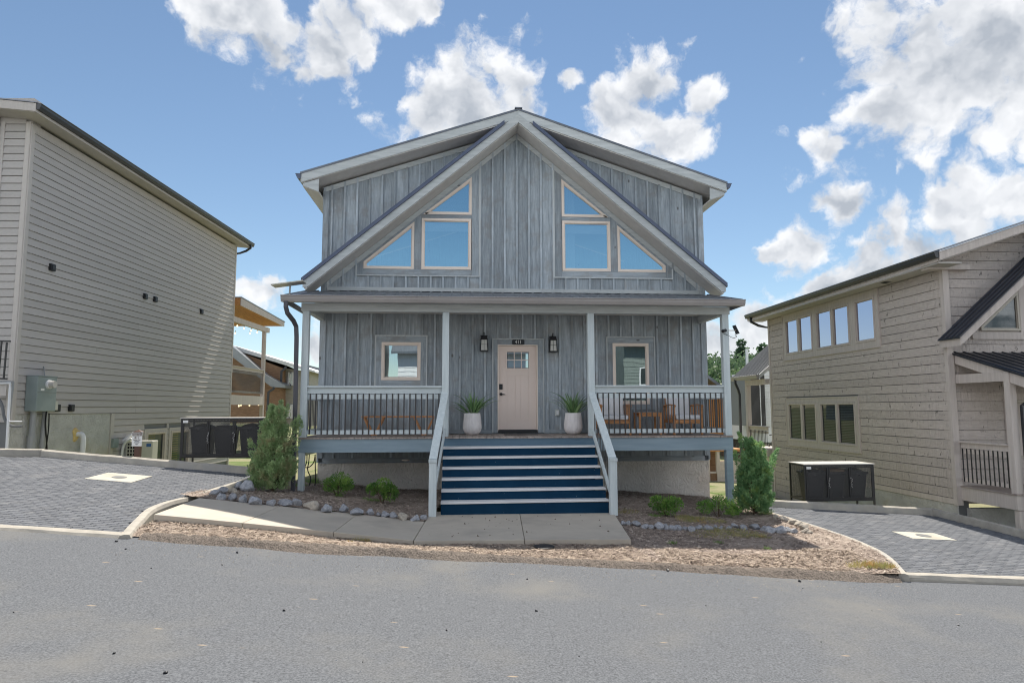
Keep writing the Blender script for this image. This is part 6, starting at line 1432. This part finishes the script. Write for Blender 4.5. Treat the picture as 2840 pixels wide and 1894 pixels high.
MB().box(XP-.02, XP+.13, yp_-.07, yp_+.08, zd_, zb_+.1).ob('porch_post', Mt['hewn_trim'], rh, bevel=.006); MB().box(XP+.0, XP+.13, yp_-.07, yp_+.06, -2.6, zd_-.34).ob('porch_post', Mt['hewn_trim'], rh)
MB().box(XP-.01, XP+.11, yp_+.081, -1.15, zb_-.10, zb_+.10).ob('porch_header', Mt['hewn_trim'], rh); MB().box(XP+.131, XP+8, yp_-.06, yp_+.07, zb_-.12, zb_+.10).ob('porch_header', Mt['hewn_trim'], rh)
MB().box(XP-.05, XP-.01, yp_-.08, -1.15, zd_-.32, zd_-.03).ob('porch_beam', Mt['hewn_trim'], rh); MB().box(XP-.01, XP+8, yp_-.08, yp_-.04, zd_-.33, zd_-.03).ob('porch_beam', Mt['hewn_trim'], rh)
MB().box(XP-.07, XP+8, yp_-.10, -1.145, zd_-.028, zd_).ob('porch_floor', Mt['deck'], rh); MB().box(XP+.1, XP+8, -1.3, -1.15, -3, zd_-.5).ob('foundation', Mt['stucco_l'], rh)
railing(rh, (XP+.03, -1.2, zd_), (XP+.03, yp_+.08, zd_), zr_-zd_+.03, .10, (-1, 0, 0), Mt['hewn_trim'], n=11, bm=Mt['black'])
sq_pipe([(XP+.36, w1.y-.52, w1.z-.25), (XP+.36, w1.y-.50, w1.z-.36), (XP+.25, w1.y-.3, w1.z-.5), (XP+.2, yp_-.13, w1.z-.65), (XP+.2, yp_-.13, -2.5)], .09, .07).ob('downspout', Mt['dark_gutter'], rh)
wz = at(c8(2200, 240), y=-1.15); MB().box(wz.x, wz.x+1.4, -1.175, -1.146, wz.z-1.6, wz.z).ob('casing_board', Mt['hewn_trim'], rh); window(rh, rect(wz.x+.2, wz.x+1.2, wz.z-1.5, wz.z-.15), lambda x, z, d: Vector((x, -1.178-d, z)), Mt['glass_dark'], Mt['winframe_g'], fw=.06)
# rear porch of the right house
XR = 9.75; zE = at(cJ(600, 590), x=XR).z; yE0, yE1 = 8.3, at(cJ(345, 605), x=XR).y
rpo = MB().prism([(XR, yE0, zE), (XR+3.4, yE0, zE+2.9), (XR+3.4, yE0, zE+2.75), (XR, yE0, zE-.15)], (0, yE1-yE0, 0)).ob('rear_porch_roof', Mt['ltroof'], rh)
n = 16
for k in range(n): y0 = yE0+.1+(yE1-yE0-.2)*k/(n-1); MB().prism([(XR, y0-.03, zE+.001), (XR, y0+.03, zE+.001), (XR, y0+.012, zE+.035), (XR, y0-.012, zE+.035)], (3.4, 0, 2.9)).ob('roof_rib', Mt['slat'], rpo)
g = MB(); gutter_prof(g, (XR-.01, yE0, zE+.0), (XR-.01, yE1, zE+.0), (-1, 0, 0), .13, .14); g.ob('gutter', Mt['gutter'], rpo)
yq = at(cJ(488, 900), x=XR+.25).y; zfl = at(cJ(600, 1225), x=XR+.25).z; zrl = at(cJ(600, 1045), x=XR+.25).z
MB().box(XR+.18, XR+.34, yq-.08, yq+.08, -3.2, zE-.14).ob('rear_post', Mt['hewn_trim'], rh); MB().box(XR+.18, XR+.34, 8.2, yq-.09, zE-.36, zE-.16).ob('rear_header', Mt['hewn_trim'], rh)
MB().box(XR+.15, XR+3.5, 8.2, yq+.1, zfl-.30, zfl-.02).ob('rear_floor', Mt['hewn_trim'], rh); railing(rh, (XR+.26, 8.3, zfl), (XR+.26, yq-.09, zfl), zrl-zfl+.03, .08, (-1, 0, 0), Mt['hewn_trim'], pitch=.115, bm=Mt['black'])
sq_pipe([(XR-.08, yE1-.5, zE-.1), (XR-.08, yE1-.5, zE-.25), (XR+.05, yE1-.45, zE-.5), (XR+.12, yE1-.4, zE-.7), (XR+.12, yE1-.4, -2.8)], .09, .07).ob('downspout', Mt['dark_gutter'], rh)
MB().box(XR+.3, XR+3, 8.25, yq, -3.3, zfl-.32).ob('rear_basement', Mt['stucco'], rh)
# ================================================================== far houses behind
def far_window(parent, c0, c1, yy, nx=1, nz=2):
    a, b = at(c0, y=yy), at(c1, y=yy); x0, x1 = sorted((a.x, b.x)); z0, z1 = sorted((a.z, b.z))
    f = window(parent, rect(x0, x1, z0, z1), lambda x, z, d: Vector((x, yy-.06-d, z)), Mt['glass_grey'], Mt['white'], fw=.10, out=.05, sash=False)
    m = MB(); xm, zm = (x0+x1)/2, (z0+z1)/2; m.box(xm-.04, xm+.04, yy-.11, yy-.05, z0, z1); m.box(x0, x1, yy-.112, yy-.052, zm-.035, zm+.035); m.ob('muntin', Mt['white'], f)
YF = 27.
I = lambda x, y, yy=YF: at(cI(x, y), y=yy)
fh = thing('far_house', 'brown and grey timber house with pale metal roof behind the left porch', 'house', I(600, 1300))
def face(pts, yy, dep, name, mat, parent, c=cI): return MB().prism([at(c(*p), y=yy) for p in pts], (0, dep, 0)).ob(name, Mt[mat], parent)
face([(90,1300),(640,1300),(640,770),(90,560)], YF-.7, 7, 'brown_wall', 'brownlog', fh)
face([(640,1330),(905,1330),(905,800),(640,770)], YF, 8, 'grey_wall', 'ptaupe', fh)
for k in range(11): 
    a, b = I(645, 790+k*46), I(902, 812+k*45); MB().box(a.x, b.x, YF-.03, YF-.001, a.z-.06, a.z-.02).ob('siding_course', Mt['ptaupe'], fh)
face([(60,520),(760,735),(950,795),(955,812),(750,765),(60,560)], YF-.8, 9.5, 'main_roof', 'ltroof', fh)
face([(140,545),(475,830),(665,935),(660,960),(530,950),(140,650)], YF-1.6, 3.2, 'gable_roof', 'midroof', fh)
m = MB()
for k in range(9):
    f = k/8; 
face([(470,965),(640,965),(640,1250),(470,1300)], YF-.2, 1.1, 'porch_wall', 'brownlog', fh)
sq_pipe([I(560, 955, YF-1.7), I(545, 975, YF-1.7), I(505, 1000, YF-1.7), I(500, 1060, YF-1.7), I(490, 1300, YF-1.7)], .12, .1).ob('downspout', Mt['dark_gutter'], fh); sq_pipe([I(675, 755, YF-.9), I(660, 775, YF-.9), I(630, 800, YF-.9), I(627, 860, YF-.9), I(625, 920, YF-.9)], .12, .1).ob('downspout', Mt['dark_gutter'], fh)
far_window(fh, cI(695, 808), cI(748, 938), YF); far_window(fh, cI(683, 1120), cI(738, 1255), YF); far_window(fh, cI(842, 830), cI(870, 940), YF)
fh2 = thing('far_house', 'dark grey house partly hidden behind the porch corner at left', 'house', at(cI(940, 1300), y=38))
face([(860,1300),(1060,1300),(1060,790),(860,750)], 38, 8, 'wall', 'wallwood', fh2); face([(830,725),(1080,790),(1080,815),(830,745)], 37, 9.5, 'roof', 'roof_metal', fh2); face([(912,950),(935,915),(962,895),(965,945)], 37.9, .1, 'gable_window', 'glass_grey', fh2)
# behind the right side
YG_ = 30.; J = lambda x, y, yy=YG_: at(cJ(x, y), y=yy)
oh = thing('far_house', 'orange cedar gabled house beyond the right porch rail', 'house', J(300, 1180))
face([(60,640),(140,600),(340,790),(470,905),(470,1150),(60,1150)], YG_, 6, 'wall', 'cedar', oh, cJ)
face([(20,650),(120,585),(240,670),(470,865),(475,890),(240,700),(125,615),(20,680)], YG_-1.3, 8.5, 'roof', 'roof_metal', oh, cJ)
for k in range(9):
    a = J(140, 900+k*28); MB().box(a.x-2, J(340, 900).x, YG_-.04, YG_-.001, a.z-.05, a.z-.02).ob('board_joint', Mt['cedar'], oh)
for x_ in (432, 300): MB().box(J(x_, 0, YG_-1).x-.1, J(x_, 0, YG_-1).x+.1, YG_-1.1, YG_-.9, J(0, 1240, YG_-1).z, J(0, 905, YG_-1).z).ob('post', Mt['brownlog'], oh)
a = J(345, 1135, YG_-1.2); b = J(445, 1225, YG_-1.2); MB().box(a.x, b.x, YG_-1.25, YG_-1.15, a.z-.12, a.z).ob('rail', Mt['cedar'], oh)
for k in range(12): xx = a.x+(b.x-a.x)*k/11; MB().box(xx-.02, xx+.02, YG_-1.22, YG_-1.18, b.z, a.z-.13).ob('picket', Mt['black'], oh)
YP = 15.5
bh = thing('pavilion', 'brown timber basement porch with slatted front below the right corner post', 'pavilion', at(cJ(250, 1520), y=YP))
face([(100,1520),(450,1520),(450,1345),(230,1345),(230,1255),(100,1255)], YP+1.6, .3, 'rear_wall', 'brownlog', bh, cJ)
nsl = 9
for k in range(nsl):
    a, b = at(cJ(232, 1345+k*19.5), y=YP), at(cJ(440, 1345+(k+.86)*19.5), y=YP); MB().box(a.x, b.x, YP, YP+.05, b.z, a.z).ob('slat', Mt['hewn_trim'], bh)
for x_ in (135, 222, 440): a = at(cJ(x_, 1250), y=YP); MB().box(a.x-.07, a.x+.07, YP-.03, YP+.14, at(cJ(0, 1525), y=YP).z, a.z).ob('post', Mt['hewn_trim'], bh)
a, b = at(cJ(90, 1240), y=YP), at(cJ(450, 1258), y=YP); MB().box(a.x, b.x, YP-.05, YP+2, b.z, a.z).ob('beam', Mt['cedar'], bh)
a, b = at(cJ(142, 1435), y=YP), at(cJ(215, 1450), y=YP); MB().box(a.x, b.x, YP+.01, YP+.06, b.z, a.z).ob('rail', Mt['hewn_trim'], bh)
for k in range(8): xx = a.x+(b.x-a.x)*(k+.5)/8; MB().box(xx-.02, xx+.02, YP+.02, YP+.05, at(cJ(0, 1515), y=YP).z, b.z).ob('picket', Mt['brownlog'], bh)
MB().box(at(cJ(95, 0), y=YP).x, at(cJ(460, 0), y=YP).x, YP-.5, YP+2, at(cJ(0, 1535), y=YP).z, at(cJ(0, 1527), y=YP).z).ob('slab', Mt['concrete'], bh)
wh = thing('far_building', 'white building with dark vertical metal siding behind the right rear porch', 'building', at(cJ(600, 1200), y=24))
face([(625,1180),(760,1180),(760,560),(625,560)], 24, 5, 'white_wall', 'white', wh, cJ)
for k in range(16): a, b = at(cJ(626, 600+k*28), y=24), at(cJ(758, 0), y=24); MB().box(a.x, b.x, 23.97, 23.999, a.z-.03, a.z).ob('board_line', Mt['white'], wh)
face([(508,1040),(632,1040),(625,590),(508,590)], 23.8, 3, 'dark_wall', 'slat', wh, cJ)
for k in range(13): a = at(cJ(512+k*9.3, 600), y=23.75); b = at(cJ(0, 1040), y=23.75); MB().box(a.x-.022, a.x+.022, 23.76, 23.799, b.z, a.z).ob('metal_rib', Mt['baluster'] if k != 8 else Mt['white'], wh)
wr = thing('shed', 'small white metal-roofed shed far behind between the posts at right', 'shed', at(cJ(420, 1115), y=40)); face([(365,1110),(365,1085),(400,1040),(480,1045),(480,1110)], 40, 4, 'roof', 'white', wr, cJ)
t = thing('porch_chair', 'black folding chair on the right house rear porch', 'chair', (XR+.9, yq-1.2, zfl))
m = MB(); a = Vector((XR+.75, yq-1.5, zfl)); m.tube([a+Vector((0,.9,.0)), a+Vector((.0,.1,.55)), a+Vector((0,-.35,1.0))], .02, 6); m.tube([a+Vector((0,-.3,.0)), a+Vector((0,.2,.5)), a+Vector((0,.8,.45))], .02, 6); m.tube([a+Vector((.5,.9,.0)), a+Vector((.5,.1,.55)), a+Vector((.5,-.35,1.0))], .02, 6); m.ob('frame', Mt['black'], t); MB().prism([a+Vector((0,.1,.5)), a+Vector((.5,.1,.5)), a+Vector((.5,-.35,.98)), a+Vector((0,-.35,.98))], (0, .02, .01)).ob('back_sling', Mt['black'], t)
MB().tube([at(cJ(474, 370), y=60), at(cJ(478, 560), y=60)], .16, 8).ob('pole', Mt['whiteplastic'], label='slim white pole standing in front of the forest', cat='pole')
# ================================================================== forest
def tree(base, H, W, seed, mat, label, con=False):
    rnd = random.Random(seed); t = thing('tree', label, 'tree', base, 'trees of the forest behind the right house'); m = MB(); tr = MB()
    tr.tube([base+Vector((0, 0, -.5)), base+Vector((.1, 0, H*.4)), base+Vector((0, .1, H*.86))], H*.018+.06, 7, .05)
    for i in range(7): a = rnd.uniform(0, 6.28); z = H*rnd.uniform(.3, .7); tr.tube([base+Vector((0, 0, z)), base+Vector((W*.3*math.cos(a), W*.3*math.sin(a), z+H*.12))], .09, 5, .03)
    cl = []
    if con:
        for i in range(60): f = rnd.random()**.8; a = rnd.uniform(0, 6.28); r = W*.5*(1-f)*rnd.uniform(.3, 1); cl.append((Vector((r*math.cos(a), r*math.sin(a), H*(.12+.88*f))), .45+.5*(1-f), .4))
    else:
        for i in range(58): d = rdir(rnd); d.z = abs(d.z)*.9-.25 if rnd.random() < .8 else d.z; r = rnd.random()**.4; cl.append((Vector((d.x*r*W*.5, d.y*r*W*.5, H*.62+d.z*r*H*.36)), rnd.uniform(.7, 1.35), .75))
    for (c, r, fl) in cl:
        for i in range(46):
            d = rdir(rnd); q = base+c+Vector((d.x*r, d.y*r, d.z*r*fl))*rnd.random()**.3; leaf_quads(m, q, (d+rdir(rnd)*.8+Vector((0, 0, -.2))).normalized(), rdir(rnd), rnd.uniform(.22, .42), rnd, rnd.uniform(.3, .6))
    tr.ob('trunk', Mt['bark'], t); m.ob('crown', Mt[mat], t, kind='stuff')
spec = [(60, 345, 70, 'tree_a', 0), (150, 350, 62, 'tree_a', 0), (210, 400, 58, 'tree_a', 0), (300, 395, 75, 'tree_a', 0), (365, 380, 66, 'tree_a', 0), (425, 305, 82, 'tree_c', 1), (480, 400, 78, 'tree_a', 0), (540, 345, 74, 'tree_a', 0), (610, 335, 80, 'tree_c', 1), (660, 360, 70, 'tree_a', 0),
        (90, 500, 50, 'tree_b', 0), (180, 520, 48, 'tree_a', 0), (290, 500, 52, 'tree_b', 0), (395, 470, 55, 'tree_a', 0), (460, 520, 50, 'tree_b', 0), (240, 620, 44, 'tree_a', 0), (380, 630, 42, 'tree_b', 0), (440, 660, 44, 'tree_b', 0), (-40, 380, 66, 'tree_a', 0), (720, 350, 76, 'tree_a', 0), (120, 430, 56, 'tree_a', 0), (255, 450, 56, 'tree_a', 0), (340, 460, 60, 'tree_a', 0), (510, 450, 62, 'tree_a', 0), (590, 430, 64, 'tree_a', 0)]
names = {('tree_a', 0): 'dark green broadleaf tree in the forest, top at the skyline', ('tree_c', 1): 'pointed dark conifer rising above the forest', ('tree_b', 0): 'light yellow-green tree in front of the forest'}
cnt = {}
spec.sort(key=lambda e: e[0])
for i, (x, y, yy, mt, con) in enumerate(spec):
    top = at(cJ(x, y), y=yy); zb = -3.4; H = top.z-zb
    lab = names[(mt, con)] if not (mt == 'tree_a' and yy < 60) else 'lower dark green tree before the forest behind the right porch'
    k = cnt[lab] = cnt.get(lab, 0)+1; lab = lab+', '+ORD[k-1]+' from left'
    tree(Vector((top.x, yy, zb)), H, min(9.5, H*.72) if not con else H*.36, 200+i, mt, lab, con)
# ================================================================== houses across the street (behind the camera, mirrored in the porch windows)
def across(name, label, x0, x1, y, eave, ridge, wm, dep=7):
    g = zroad((x0+x1)/2)-.1; t = thing(name, label, 'house', ((x0+x1)/2, y, g), 'houses across the street')
    w = MB().box(x0, x1, y-dep, y-.03, g-1, eave).ob('wall', Mt[wm], t); z = g
    while z < eave-.02: MB().hexa([(x0, y-.02, z), (x1, y-.02, z), (x1, y+.02, z), (x0, y+.02, z), (x0, y-.02, z+.2), (x1, y-.02, z+.2), (x1, y+.004, z+.2), (x0, y+.004, z+.2)]).ob('siding_board', Mt[wm], w); z += .205
    MB().prism([(x0-.4, y+.5, eave-.05), (x0-.4, y-dep/2, ridge), (x0-.4, y-dep-.5, eave-.05), (x0-.4, y-dep-.5, eave-.2), (x0-.4, y-dep/2, ridge-.2), (x0-.4, y+.5, eave-.2)], (x1-x0+.8, 0, 0)).ob('roof', Mt['roof_metal'], t)
    n = 3
    for i in range(n):
        xc = x0+(x1-x0)*(i+.5)/n
        for zz in (g+1.6, g+4.3):
            if zz+1.3 < eave: window(t, rect(xc-.5, xc+.5, zz, zz+1.2), lambda x, z, d: Vector((x, y+.03+d, z)), Mt['glass_dark'], Mt['white'], fw=.08)
    return t
across('house', 'white lap-sided house across the street, mirrored in the left porch window', -5.3, 2.6, -25.5, 4.1, 6.2, 'white')
across('house', 'dark green-grey house across the street, mirrored in the right porch window', 8.6, 17.0, -24.5, 4.6, 7.0, 'sage')
across('house', 'taupe house across the street, mirrored at the left of the porch window', -16.5, -6.6, -25.0, 5.6, 8.0, 'siding')
